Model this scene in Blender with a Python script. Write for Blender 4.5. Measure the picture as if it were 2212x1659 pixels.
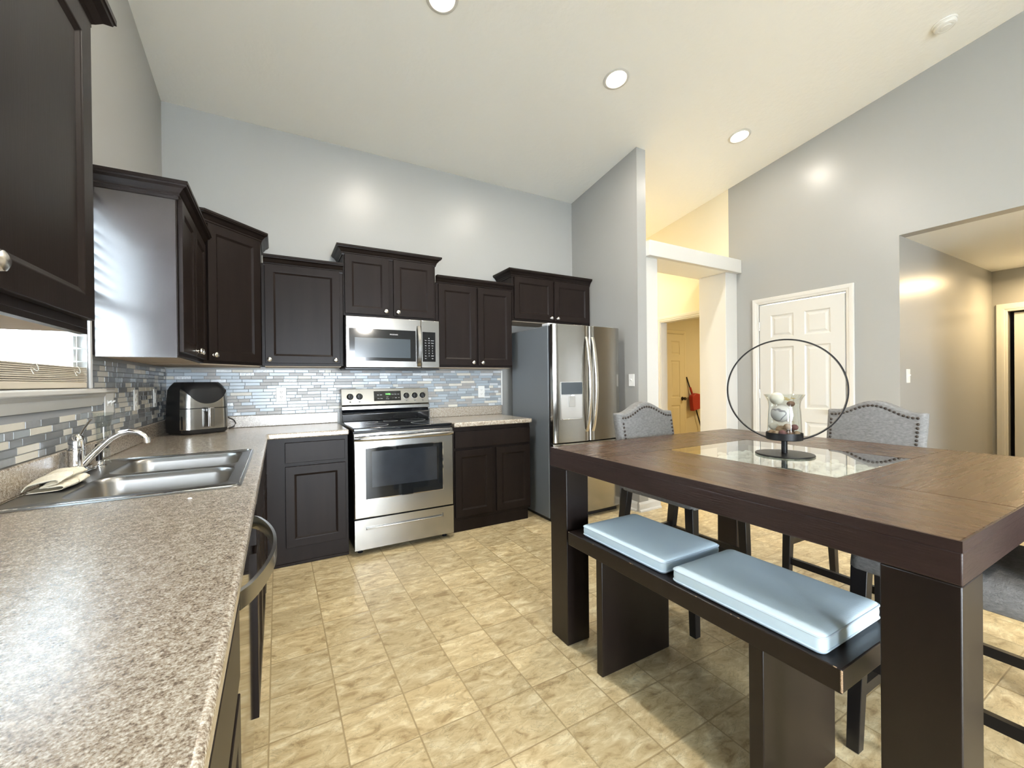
import bpy, bmesh, math, random
from mathutils import Vector, Matrix
random.seed(7)
for _o in list(bpy.data.objects): bpy.data.objects.remove(_o)
scn = bpy.context.scene
COL = scn.collection
PI = math.pi

# ------------------------------------------------------------------ camera, world, exposure
cam_data = bpy.data.cameras.new('camera')
cam = bpy.data.objects.new('camera', cam_data); COL.objects.link(cam); scn.camera = cam
_r = Vector((0.87131926, -0.49059985, -0.01070206)); _u = Vector((0.01145497, -0.00146843, 0.99993331)); _f = Vector((0.49058285, 0.87138374, -0.00434033))
cam.matrix_world = Matrix(((_r.x, _u.x, -_f.x, 0.7087), (_r.y, _u.y, -_f.y, -3.8453), (_r.z, _u.z, -_f.z, 1.2428), (0, 0, 0, 1)))
cam_data.sensor_fit = 'HORIZONTAL'; cam_data.sensor_width = 36.0
cam_data.lens = 899.2 / 2212 * 36.0
cam_data.clip_start = 0.02; cam_data.clip_end = 200

world = bpy.data.worlds.new('world'); scn.world = world; world.use_nodes = True
wn = world.node_tree.nodes; wl = world.node_tree.links
wn.clear()
w_out = wn.new('ShaderNodeOutputWorld'); w_bg = wn.new('ShaderNodeBackground')
w_sky = wn.new('ShaderNodeTexSky'); w_sky.sky_type = 'PREETHAM'; w_sky.turbidity = 6.0
w_sky.sun_direction = (0.6, 0.35, 0.72)
w_mix = wn.new('ShaderNodeMix'); w_mix.data_type = 'RGBA'; w_mix.inputs[0].default_value = 0.85
wl.new(w_sky.outputs[0], w_mix.inputs[6]); w_mix.inputs[7].default_value = (0.80, 0.90, 1.0, 1)
wl.new(w_mix.outputs[2], w_bg.inputs[0]); w_bg.inputs[1].default_value = 26.0
wl.new(w_bg.outputs[0], w_out.inputs[0])

scn.view_settings.view_transform = 'Standard'
try: scn.view_settings.look = 'None'
except Exception: pass
scn.view_settings.exposure = 1.0; scn.view_settings.gamma = 1.0
scn.view_settings.use_curve_mapping = False
try:
    scn.cycles.use_denoising = True
    scn.cycles.max_bounces = 10; scn.cycles.diffuse_bounces = 5; scn.cycles.glossy_bounces = 5
    scn.cycles.transmission_bounces = 8; scn.cycles.transparent_max_bounces = 12
    scn.cycles.sample_clamp_indirect = 6.0; scn.cycles.caustics_refractive = False; scn.cycles.caustics_reflective = False
except Exception: pass

CZ0, CS = 3.294, 0.1595            # ceiling height at the range wall, slope towards the camera
RIDGE = -6.0
def ceil_z(y): return CZ0 - CS * y if y > RIDGE else CZ0 - CS * RIDGE + CS * (y - RIDGE)
NRM = Vector((0, CS, 1)).normalized()   # ceiling plane normal (upwards)

def area_light(name, loc, energy, color, shape='DISK', size=.12, size_y=None, direction=(0, 0, -1), spread=PI, portal=False):
    d = bpy.data.lights.new(name, 'AREA'); d.energy = energy; d.color = color; d.shape = shape; d.size = size
    if size_y: d.size_y = size_y
    d.spread = spread
    if portal: d.cycles.is_portal = True
    o = bpy.data.objects.new(name, d); COL.objects.link(o); o.location = loc
    o.rotation_euler = Vector(direction).to_track_quat('-Z', 'Y').to_euler()
    return o
WARM = (1.0, .92, .80)
# fan light kit is an emissive glass bowl (see ceiling_fan)
CANS = [(1.586, -1.49), (2.968, -1.49), (4.514, -1.49), (1.586, -5.35), (3.6, -5.35)]
CAN_W = 15
# daylight portals at the glazing
area_light('portal', (-.06, -1.9, 1.65), 1, (1, 1, 1), 'RECTANGLE', .86, 1.0, (1, 0, 0), portal=True)
area_light('portal', (1.6, -8.56, 1.15), 1, (1, 1, 1), 'RECTANGLE', 2.5, 2.25, (0, 1, 0), portal=True)
area_light('portal', (-.06, -6.55, 1.5), 1, (1, 1, 1), 'RECTANGLE', 1.0, 1.2, (1, 0, 0), portal=True)

# ------------------------------------------------------------------ materials
MATS = {}
def nodes_of(name):
    m = bpy.data.materials.new(name); m.use_nodes = True; MATS[name] = m
    nt = m.node_tree; return m, nt, nt.nodes['Principled BSDF']
def mat(name, col, rough=.5, metal=0.0, bump=0, bscale=80, stretch=None, var=0, vscale=6, coat=0, emis=None, estr=0, trans=0, ior=1.45, spec=None, rvar=0, detail=3):
    m, nt, b = nodes_of(name); N = nt.nodes; L = nt.links
    b.inputs['Base Color'].default_value = (*col, 1); b.inputs['Roughness'].default_value = rough; b.inputs['Metallic'].default_value = metal
    b.inputs['IOR'].default_value = ior
    if spec is not None: b.inputs['Specular IOR Level'].default_value = spec
    if coat: b.inputs['Coat Weight'].default_value = coat; b.inputs['Coat Roughness'].default_value = .12
    if trans: b.inputs['Transmission Weight'].default_value = trans
    if emis: b.inputs['Emission Color'].default_value = (*emis, 1); b.inputs['Emission Strength'].default_value = estr
    if bump or var or rvar:
        tc = N.new('ShaderNodeTexCoord'); mp = N.new('ShaderNodeMapping'); L.new(tc.outputs['Object'], mp.inputs[0])
        if stretch: mp.inputs['Scale'].default_value = stretch
        if bump:
            n = N.new('ShaderNodeTexNoise'); n.inputs['Scale'].default_value = bscale; n.inputs['Detail'].default_value = detail
            L.new(mp.outputs[0], n.inputs['Vector']); bp = N.new('ShaderNodeBump'); bp.inputs['Strength'].default_value = bump; bp.inputs['Distance'].default_value = .004
            L.new(n.outputs[0], bp.inputs['Height']); L.new(bp.outputs[0], b.inputs['Normal'])
        if var or rvar:
            n2 = N.new('ShaderNodeTexNoise'); n2.inputs['Scale'].default_value = vscale; n2.inputs['Detail'].default_value = 5; L.new(mp.outputs[0], n2.inputs['Vector'])
        if var:
            mx = N.new('ShaderNodeMix'); mx.data_type = 'RGBA'; L.new(n2.outputs[0], mx.inputs[0])
            mx.inputs[6].default_value = (*[c * (1 - var) for c in col], 1); mx.inputs[7].default_value = (*[min(1, c * (1 + var)) for c in col], 1)
            L.new(mx.outputs[2], b.inputs['Base Color'])
        if rvar:
            mr = N.new('ShaderNodeMapRange'); L.new(n2.outputs[0], mr.inputs[0]); mr.inputs[1].default_value = .3; mr.inputs[2].default_value = .7
            mr.inputs[3].default_value = max(.02, rough - rvar); mr.inputs[4].default_value = rough + rvar; L.new(mr.outputs[0], b.inputs['Roughness'])
    return m
mat('gray_paint', (.325, .32, .30), .30, bump=.10, bscale=160, detail=4)
mat('ceiling_paint', (.92, .925, .90), .55, bump=.6, bscale=28, detail=6)
mat('cream_paint', (.74, .68, .53), .45, bump=.10, bscale=160)
mat('white_trim', (.62, .61, .575), .35)
mat('white_door', (.58, .575, .545), .38)
mat('cream_door', (.78, .71, .53), .4)
mat('espresso', (.013, .009, .0075), .36, bump=.025, bscale=30, stretch=(6, 6, .6), var=.35, vscale=3, spec=.14)
mat('espresso_side', (.022, .017, .016), .22, bump=.03, bscale=9, var=.3, vscale=3, coat=1.0, rvar=.04)
MATS['espresso_side'].node_tree.nodes['Principled BSDF'].inputs['Coat Roughness'].default_value = .20; MATS['espresso_side'].node_tree.nodes['Principled BSDF'].inputs['Coat IOR'].default_value = 1.62
mat('cabinet_underside', (.42, .34, .25), .6, var=.15, vscale=10, stretch=(1, 8, 1))
mat('steel', (.41, .405, .39), .22, 1)
mat('door_steel', (.40, .385, .355), .18, 1)
mat('mirror_steel', (.50, .48, .44), .07, 1)
mat('sink_steel', (.33, .325, .315), .30, 1)
mat('chrome', (.85, .85, .86), .06, 1)
mat('nickel', (.72, .69, .64), .25, 1)
mat('bronze', (.06, .048, .04), .35, .6)
mat('fridge_gray', (.135, .148, .160), .38, bump=.06, bscale=300)
mat('black_gloss', (.006, .007, .009), .06, coat=.6)
mat('black_plastic', (.012, .012, .013), .35)
mat('black_metal', (.012, .012, .013), .38, .3)
mat('oven_glass', (.008, .009, .010), .05, coat=.1)
mat('oven_window', (.02, .023, .028), .12, coat=.2, var=.25, vscale=12)
mat('mw_window', (.05, .062, .072), .16, coat=.2)
mat('display_green', (.02, .05, .02), .4, emis=(.25, .95, .2), estr=1.4)
mat('print_white', (.75, .75, .75), .5)
mat('print_dark', (.10, .10, .10), .5)
mat('plastic_white', (.80, .80, .77), .35)
mat('plastic_gray', (.55, .56, .57), .4)
mat('slot_dark', (.02, .02, .02), .6)
mat('dispenser_gray', (.50, .50, .49), .3, .3)
mat('grout', (.30, .31, .32), .8)
mat('tile_glass', (.39, .44, .48), .30, .06)
mat('tile_glass_dim', (.17, .178, .185), .32, .05)  # glass tile darkened to carry the dimmer light on the sink wall
mat('tile_pale', (.31, .345, .37), .26, .08)
mat('tile_pale_dim', (.26, .27, .275), .34, .05, var=.2, vscale=40)  # pale tile darkened likewise, sink wall shade put into the colour
mat('tile_stone', (.36, .345, .325), .35, var=.12, vscale=30)
mat('tile_cream', (.66, .63, .55), .32, var=.1, vscale=30)
mat('tile_crackle', (.66, .69, .71), .2, .15, bump=1.0, bscale=90)
mat('table_edge', (.024, .012, .010), .42, bump=.25, bscale=22, stretch=(1, 1, 12), var=.5, vscale=9)
mat('dark_wood', (.010, .006, .0048), .36, var=.3, vscale=8, stretch=(3, 3, 1))
mat('chair_wood', (.010, .009, .0095), .35)
def thin_glass(name, tint, ior, boost=1.0):
    m, nt, b = nodes_of(name); N = nt.nodes; L = nt.links; N.remove(b)
    tr = N.new('ShaderNodeBsdfTransparent'); tr.inputs[0].default_value = (*tint, 1); gl = N.new('ShaderNodeBsdfGlossy'); gl.inputs['Roughness'].default_value = .02; gl.inputs[0].default_value = (1, 1, 1, 1)
    fr = N.new('ShaderNodeFresnel'); fr.inputs[0].default_value = ior; ge = N.new('ShaderNodeNewGeometry'); iv = N.new('ShaderNodeMath'); iv.operation = 'MULTIPLY_ADD'; L.new(ge.outputs['Backfacing'], iv.inputs[0]); iv.inputs[1].default_value = -boost; iv.inputs[2].default_value = boost; mm = N.new('ShaderNodeMath'); mm.operation = 'MULTIPLY'; L.new(fr.outputs[0], mm.inputs[0]); L.new(iv.outputs[0], mm.inputs[1]); mm.use_clamp = True
    mx = N.new('ShaderNodeMixShader'); L.new(mm.outputs[0], mx.inputs[0]); L.new(tr.outputs[0], mx.inputs[1]); L.new(gl.outputs[0], mx.inputs[2]); L.new(mx.outputs[0], N['Material Output'].inputs[0])
thin_glass('table_glass', (.93, .965, .95), 1.5, 1.7); thin_glass('clear_glass', (.93, .945, .94), 1.5, 1.8); thin_glass('pane_glass', (.98, .99, .99), 1.3)
mat('pebble', (.85, .85, .80), .5)
mat('linen', (.19, .187, .183), .9, bump=.5, bscale=240, var=.55, vscale=60, stretch=(1, 1, 2.2))
mat('cushion_fabric', (.70, .86, 1.0), .95, spec=.15, bump=.15, bscale=300, var=.06, vscale=5)
mat('piping', (.58, .70, .82), .8)
mat('towel_cloth', (.80, .74, .60), .95, bump=.8, bscale=120)
mat('red_plastic', (.42, .035, .025), .4)
m_, nt_, b_ = nodes_of('blind_slat'); b_.inputs['Base Color'].default_value = (.74, .77, .78, 1); b_.inputs['Roughness'].default_value = .4
tr_ = nt_.nodes.new('ShaderNodeBsdfTranslucent'); tr_.inputs[0].default_value = (.88, .92, .95, 1); mx_ = nt_.nodes.new('ShaderNodeMixShader'); mx_.inputs[0].default_value = .3
nt_.links.new(b_.outputs[0], mx_.inputs[1]); nt_.links.new(tr_.outputs[0], mx_.inputs[2]); nt_.links.new(mx_.outputs[0], nt_.nodes['Material Output'].inputs[0])
mat('blind_rail', (.62, .56, .46), .5)
mat('neighbor_siding', (.80, .80, .78), .8, bump=.8, bscale=7, stretch=(0, 0, 1))
mat('neighbor_glass', (.50, .60, .66), .4)
mat('lawn', (.35, .38, .28), .9, var=.3, vscale=2)
mat('lamp_lens', (1, 1, 1), .4, emis=(1, .88, .70), estr=14)
mat('hall_lens', (1, 1, 1), .4, emis=(1, .80, .48), estr=5)
mat('fan_glass', (1, 1, 1), .4, emis=(1, .94, .84), estr=50)
mat('white_ball', (.60, .56, .47), .6)
mat('potpourri_brown', (.13, .07, .04), .7, var=.4, vscale=40)
mat('potpourri_pink', (.17, .07, .065), .65, var=.35, vscale=40)
mat('potpourri_tan', (.34, .23, .14), .75, var=.3, vscale=60)
mat('moss', (.42, .32, .12), .9)
mat('added_sofa_dark', (.05, .045, .045), .8)
mat('ext_ground', (.75, .76, .76), .9)

def floor_mat():
    m, nt, b = nodes_of('vinyl_tile'); N = nt.nodes; L = nt.links
    tc = N.new('ShaderNodeTexCoord'); sx = N.new('ShaderNodeSeparateXYZ'); L.new(tc.outputs['Object'], sx.inputs[0])
    def M(op, a, bb=None, c=None):
        n = N.new('ShaderNodeMath'); n.operation = op
        for i, v in enumerate((a, bb, c)):
            if v is None: continue
            if isinstance(v, (int, float)): n.inputs[i].default_value = v
            else: L.new(v, n.inputs[i])
        return n.outputs[0]
    P = .2325
    def dist(o, off):
        s = M('DIVIDE', M('SUBTRACT', o, off), P); fr = M('FRACT', s)
        return M('MULTIPLY', M('MINIMUM', fr, M('SUBTRACT', 1, fr)), P), M('FLOOR', s)
    dx, ix = dist(sx.outputs[0], 1.365 - 20 * P); dy, iy = dist(sx.outputs[1], -1.942 - 40 * P)
    d = M('MINIMUM', dx, dy)
    cx = N.new('ShaderNodeCombineXYZ'); L.new(ix, cx.inputs[0]); L.new(iy, cx.inputs[1])
    wn_ = N.new('ShaderNodeTexWhiteNoise'); wn_.noise_dimensions = '3D'; L.new(cx.outputs[0], wn_.inputs['Vector'])
    # per tile offset of the slate pattern
    off = N.new('ShaderNodeVectorMath'); off.operation = 'SCALE'; L.new(wn_.outputs['Color'], off.inputs[0]); off.inputs['Scale'].default_value = 9
    add = N.new('ShaderNodeVectorMath'); L.new(tc.outputs['Object'], add.inputs[0]); L.new(off.outputs[0], add.inputs[1])
    mp = N.new('ShaderNodeMapping'); mp.inputs['Scale'].default_value = (11.0, 22.0, 1); mp.inputs['Rotation'].default_value = (0, 0, .25); L.new(add.outputs[0], mp.inputs[0])
    n1 = N.new('ShaderNodeTexNoise'); n1.inputs['Scale'].default_value = 1.0; n1.inputs['Detail'].default_value = 9; n1.inputs['Roughness'].default_value = .66; n1.inputs['Distortion'].default_value = .7
    L.new(mp.outputs[0], n1.inputs['Vector'])
    n3 = N.new('ShaderNodeTexNoise'); n3.inputs['Scale'].default_value = .75; n3.inputs['Detail'].default_value = 5; n3.inputs['Roughness'].default_value = .6; n3.inputs['Distortion'].default_value = 1.2; L.new(mp.outputs[0], n3.inputs['Vector'])
    vein = M('ABSOLUTE', M('SUBTRACT', n3.outputs[0], .5)); vm = N.new('ShaderNodeMapRange'); L.new(vein, vm.inputs[0]); vm.inputs[1].default_value = 0; vm.inputs[2].default_value = .016; vm.inputs[3].default_value = .72; vm.inputs[4].default_value = 1.0
    cr = N.new('ShaderNodeValToRGB'); e = cr.color_ramp.elements
    e[0].position = .34; e[0].color = (.36, .255, .125, 1); e[1].position = .66; e[1].color = (.78, .68, .45, 1)
    k = cr.color_ramp.elements.new(.45); k.color = (.54, .42, .23, 1); k = cr.color_ramp.elements.new(.54); k.color = (.62, .50, .29, 1)
    L.new(n1.outputs[0], cr.inputs[0])
    # tile to tile tone
    tv = N.new('ShaderNodeMapRange'); L.new(wn_.outputs['Value'], tv.inputs[0]); tv.inputs[3].default_value = .84; tv.inputs[4].default_value = 1.06
    sc = N.new('ShaderNodeVectorMath'); sc.operation = 'SCALE'; L.new(cr.outputs[0], sc.inputs[0]); L.new(M('MULTIPLY', tv.outputs[0], vm.outputs[0]), sc.inputs['Scale'])
    g1 = N.new('ShaderNodeMapRange'); L.new(d, g1.inputs[0]); g1.inputs[1].default_value = .0012; g1.inputs[2].default_value = .0040; g1.inputs[3].default_value = 0; g1.inputs[4].default_value = 1
    mx = N.new('ShaderNodeMix'); mx.data_type = 'RGBA'; L.new(g1.outputs[0], mx.inputs[0]); mx.inputs[6].default_value = (.36, .27, .14, 1); L.new(sc.outputs[0], mx.inputs[7])
    L.new(mx.outputs[2], b.inputs['Base Color'])
    b.inputs['Roughness'].default_value = .33
    h = M('ADD', M('MULTIPLY', n1.outputs[0], .5), M('MULTIPLY', g1.outputs[0], .6))
    bp = N.new('ShaderNodeBump'); bp.inputs['Strength'].default_value = .30; bp.inputs['Distance'].default_value = .003; L.new(h, bp.inputs['Height']); L.new(bp.outputs[0], b.inputs['Normal'])
floor_mat()
def counter_mat():
    m, nt, b = nodes_of('laminate'); N = nt.nodes; L = nt.links
    tc = N.new('ShaderNodeTexCoord')
    n1 = N.new('ShaderNodeTexNoise'); n1.inputs['Scale'].default_value = 260; n1.inputs['Detail'].default_value = 3; n1.inputs['Roughness'].default_value = .7
    n2 = N.new('ShaderNodeTexNoise'); n2.inputs['Scale'].default_value = 90; n2.inputs['Detail'].default_value = 3
    L.new(tc.outputs['Object'], n1.inputs['Vector']); L.new(tc.outputs['Object'], n2.inputs['Vector'])
    ad = N.new('ShaderNodeMath'); ad.operation = 'MULTIPLY_ADD'; L.new(n2.outputs[0], ad.inputs[0]); ad.inputs[1].default_value = .45; L.new(n1.outputs[0], ad.inputs[2])
    cr = N.new('ShaderNodeValToRGB'); e = cr.color_ramp.elements
    e[0].position = .56; e[0].color = (.12, .09, .065, 1); e[1].position = .90; e[1].color = (.72, .68, .61, 1)
    for p, c in ((.64, (.26, .20, .145, 1)), (.72, (.40, .34, .265, 1)), (.80, (.50, .45, .38, 1))):
        k = e.new(p); k.color = c
    L.new(ad.outputs[0], cr.inputs[0]); L.new(cr.outputs[0], b.inputs['Base Color']); b.inputs['Roughness'].default_value = .27; b.inputs['Coat Weight'].default_value = 1.0; b.inputs['Coat Roughness'].default_value = .26; b.inputs['Coat IOR'].default_value = 1.6
    bp = N.new('ShaderNodeBump'); bp.inputs['Strength'].default_value = .12; bp.inputs['Distance'].default_value = .002; L.new(n1.outputs[0], bp.inputs['Height']); L.new(bp.outputs[0], b.inputs['Normal'])
counter_mat()
def wood_top(name, sx, sy):
    m, nt, b = nodes_of(name); N = nt.nodes; L = nt.links
    tc = N.new('ShaderNodeTexCoord'); mp = N.new('ShaderNodeMapping'); mp.inputs['Scale'].default_value = (sx, sy, 1); L.new(tc.outputs['Object'], mp.inputs[0])
    n1 = N.new('ShaderNodeTexNoise'); n1.inputs['Scale'].default_value = 3; n1.inputs['Detail'].default_value = 6; n1.inputs['Roughness'].default_value = .6; n1.inputs['Distortion'].default_value = .3; L.new(mp.outputs[0], n1.inputs['Vector'])
    mp2 = N.new('ShaderNodeMapping'); mp2.inputs['Scale'].default_value = (sx * .18, sy * .6, 1); L.new(tc.outputs['Object'], mp2.inputs[0])
    n2 = N.new('ShaderNodeTexNoise'); n2.inputs['Scale'].default_value = 2; n2.inputs['Detail'].default_value = 4; L.new(mp2.outputs[0], n2.inputs['Vector'])
    av = N.new('ShaderNodeMath'); av.operation = 'MULTIPLY_ADD'; L.new(n2.outputs[0], av.inputs[0]); av.inputs[1].default_value = .5; 
    hf = N.new('ShaderNodeMath'); hf.operation = 'MULTIPLY'; L.new(n1.outputs[0], hf.inputs[0]); hf.inputs[1].default_value = .5; L.new(hf.outputs[0], av.inputs[2])
    cr = N.new('ShaderNodeValToRGB'); e = cr.color_ramp.elements; e[0].position = .34; e[0].color = (.046, .022, .012, 1); e[1].position = .68; e[1].color = (.082, .043, .022, 1)
    L.new(av.outputs[0], cr.inputs[0]); L.new(cr.outputs[0], b.inputs['Base Color'])
    mr = N.new('ShaderNodeMapRange'); L.new(av.outputs[0], mr.inputs[0]); mr.inputs[1].default_value = .35; mr.inputs[2].default_value = .65; mr.inputs[3].default_value = .22; mr.inputs[4].default_value = .33; L.new(mr.outputs[0], b.inputs['Roughness'])
    b.inputs['Specular IOR Level'].default_value = .42; b.inputs['Specular Tint'].default_value = (1, .90, .76, 1)
    bp = N.new('ShaderNodeBump'); bp.inputs['Strength'].default_value = .10; bp.inputs['Distance'].default_value = .001; L.new(n1.outputs[0], bp.inputs['Height']); L.new(bp.outputs[0], b.inputs['Normal'])
wood_top('table_wood_long', 34, 1.6); wood_top('table_wood_cross', 1.6, 34)
def marble_mat():
    m, nt, b = nodes_of('marbled_ball'); N = nt.nodes; L = nt.links
    tc = N.new('ShaderNodeTexCoord'); w = N.new('ShaderNodeTexWave'); w.inputs['Scale'].default_value = 9; w.inputs['Distortion'].default_value = 9; w.inputs['Detail'].default_value = 1; w.inputs['Detail Scale'].default_value = 2
    L.new(tc.outputs['Object'], w.inputs['Vector']); cr = N.new('ShaderNodeValToRGB'); e = cr.color_ramp.elements
    e[0].position = .03; e[0].color = (.18, .17, .18, 1); e[1].position = .10; e[1].color = (.52, .50, .47, 1); L.new(w.outputs[1] if len(w.outputs) > 1 else w.outputs[0], cr.inputs[0])
    L.new(cr.outputs[0], b.inputs['Base Color']); b.inputs['Roughness'].default_value = .4
marble_mat()

# ------------------------------------------------------------------ mesh helpers
def frame(o, u, v, n):
    return Matrix(((u[0], v[0], n[0], o[0]), (u[1], v[1], n[1], o[1]), (u[2], v[2], n[2], o[2]), (0, 0, 0, 1)))
I4 = Matrix.Identity(4)
class MB:
    def __init__(s, M=None): s.bm = bmesh.new(); s.M = M or I4; s.mi = 0
    def _v(s, p, M=None): return s.bm.verts.new((M or s.M) @ Vector(p))
    def _f(s, vs):
        try: f = s.bm.faces.new(vs); f.material_index = s.mi; return f
        except ValueError: return None
    def box(s, x0, x1, y0, y1, z0, z1):
        v = [s._v((x, y, z)) for z in (z0, z1) for y in (y0, y1) for x in (x0, x1)]
        for q in ((0, 2, 3, 1), (4, 5, 7, 6), (0, 1, 5, 4), (2, 6, 7, 3), (0, 4, 6, 2), (1, 3, 7, 5)): s._f([v[i] for i in q])
        return s
    def prism(s, poly, z0, z1, M=None):
        """poly in local xy, extruded along local z"""
        a = [s._v((p[0], p[1], z0), M) for p in poly]; b = [s._v((p[0], p[1], z1), M) for p in poly]
        n = len(poly); s._f(a[::-1]); s._f(b)
        for i in range(n): s._f([a[i], a[(i + 1) % n], b[(i + 1) % n], b[i]])
        return s
    def taper(s, c0, h0, c1, h1):
        """square bar between two centres with half sizes (hx, hy)"""
        v = [s._v((c[0] + a * h[0], c[1] + b * h[1], c[2])) for c, h in ((c0, h0), (c1, h1)) for a, b in ((-1, -1), (1, -1), (1, 1), (-1, 1))]
        s._f(v[0:4][::-1]); s._f(v[4:8])
        for i in range(4): s._f([v[i], v[(i + 1) % 4], v[4 + (i + 1) % 4], v[4 + i]])
        return s
    def lathe(s, prof, c=(0, 0, 0), axis=(0, 0, 1), n=32, cap0=True, cap1=True):
        q = Vector((0, 0, 1)).rotation_difference(Vector(axis).normalized()).to_matrix()
        rings = []
        for r, z in prof:
            rings.append([s._v(Vector(c) + q @ Vector((r * math.cos(2 * PI * i / n), r * math.sin(2 * PI * i / n), z))) for i in range(n)])
        for a, b in zip(rings, rings[1:]):
            for i in range(n): s._f([a[i], a[(i + 1) % n], b[(i + 1) % n], b[i]])
        if cap0: s._f(rings[0][::-1])
        if cap1: s._f(rings[-1])
        return s
    def cyl(s, p0, p1, r, n=24, r1=None):
        p0, p1 = Vector(p0), Vector(p1); return s.lathe([(r, 0), (r1 if r1 is not None else r, (p1 - p0).length)], p0, p1 - p0, n)
    def sphere(s, c, r, n=20, sc=(1, 1, 1), rot=None):
        k = n // 2; top = None; rings = []
        R = rot or Matrix.Identity(3)
        f = lambda a, b: s._v(Vector(c) + R @ Vector((r * sc[0] * math.sin(a) * math.cos(b), r * sc[1] * math.sin(a) * math.sin(b), r * sc[2] * math.cos(a))))
        t = f(0, 0); bt = f(PI, 0)
        for i in range(1, k): rings.append([f(PI * i / k, 2 * PI * j / n) for j in range(n)])
        for j in range(n): s._f([t, rings[0][j], rings[0][(j + 1) % n]]); s._f([bt, rings[-1][(j + 1) % n], rings[-1][j]])
        for a, b in zip(rings, rings[1:]):
            for j in range(n): s._f([a[j], b[j], b[(j + 1) % n], a[(j + 1) % n]])
        return s
    def sweep(s, path, sect, closed=False, up=(0, 0, 1)):
        """sect: list of (a,b) offsets, a along side, b along up'; parallel transport"""
        P = [Vector(p) for p in path]; n = len(P); rings = []
        for i in range(n):
            if closed: t = (P[(i + 1) % n] - P[i - 1])
            else: t = P[min(i + 1, n - 1)] - P[max(i - 1, 0)]
            t.normalize(); side = t.cross(Vector(up))
            if side.length < 1e-4: side = t.cross(Vector((1, 0, 0)))
            side.normalize(); u2 = side.cross(t).normalized()
            rings.append([s._v(P[i] + side * a + u2 * b) for a, b in (sect(i / (n - 1)) if callable(sect) else sect)])
        m = len(rings[0]); rng = range(n) if closed else range(n - 1)
        for i in rng:
            a, b = rings[i], rings[(i + 1) % n]
            for j in range(m): s._f([a[j], a[(j + 1) % m], b[(j + 1) % m], b[j]])
        if not closed: s._f(rings[0][::-1]); s._f(rings[-1])
        return s
    def tube(s, path, r, n=12, closed=False, up=(0, 0, 1)):
        if callable(r): return s.sweep(path, lambda t: [(r(t) * math.cos(2 * PI * j / n), r(t) * math.sin(2 * PI * j / n)) for j in range(n)], closed, up)
        return s.sweep(path, [(r * math.cos(2 * PI * j / n), r * math.sin(2 * PI * j / n)) for j in range(n)], closed, up)
    def panel_slab(s, u0, u1, v0, v1, t, panels, steps):
        """slab in local u,v with front at n=t, back at n=0; panels = rects that get inset by steps [(width, dn)]"""
        us = sorted({u0, u1, *[p[0] for p in panels], *[p[1] for p in panels]}); vs = sorted({v0, v1, *[p[2] for p in panels], *[p[3] for p in panels]})
        V = {}
        def g(u, v, n):
            k = (round(u, 5), round(v, 5), round(n, 5))
            if k not in V: V[k] = s._v((u, v, n))
            return V[k]
        for i in range(len(us) - 1):
            for j in range(len(vs) - 1):
                a, b, c, d = us[i], us[i + 1], vs[j], vs[j + 1]
                if any(abs(p[0] - a) < 1e-6 and abs(p[1] - b) < 1e-6 and abs(p[2] - c) < 1e-6 and abs(p[3] - d) < 1e-6 for p in panels):
                    r = (a, b, c, d); h = t
                    for w, dn in steps:
                        q = (r[0] + w, r[1] - w, r[2] + w, r[3] - w); h2 = h + dn
                        R = [(r[0], r[2]), (r[1], r[2]), (r[1], r[3]), (r[0], r[3])]; Q = [(q[0], q[2]), (q[1], q[2]), (q[1], q[3]), (q[0], q[3])]
                        for k in range(4): s._f([g(*R[k], h), g(*R[(k + 1) % 4], h), g(*Q[(k + 1) % 4], h2), g(*Q[k], h2)])
                        r, h = q, h2
                    s._f([g(r[0], r[2], h), g(r[1], r[2], h), g(r[1], r[3], h), g(r[0], r[3], h)])
                else: s._f([g(a, c, t), g(b, c, t), g(b, d, t), g(a, d, t)])
        for i in range(len(us) - 1):
            a, b = us[i], us[i + 1]
            s._f([g(a, v0, 0), g(b, v0, 0), g(b, v0, t), g(a, v0, t)]); s._f([g(b, v1, 0), g(a, v1, 0), g(a, v1, t), g(b, v1, t)])
        for j in range(len(vs) - 1):
            c, d = vs[j], vs[j + 1]
            s._f([g(u0, d, 0), g(u0, c, 0), g(u0, c, t), g(u0, d, t)]); s._f([g(u1, c, 0), g(u1, d, 0), g(u1, d, t), g(u1, c, t)])
        s._f([g(u0, v0, 0)] + [g(u0, v, 0) for v in vs[1:-1]] + [g(u0, v1, 0)] + [g(u, v1, 0) for u in us[1:-1]] + [g(u1, v1, 0)] + [g(u1, v, 0) for v in vs[1:-1][::-1]] + [g(u1, v0, 0)] + [g(u, v0, 0) for u in us[1:-1][::-1]])
        return s
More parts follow.
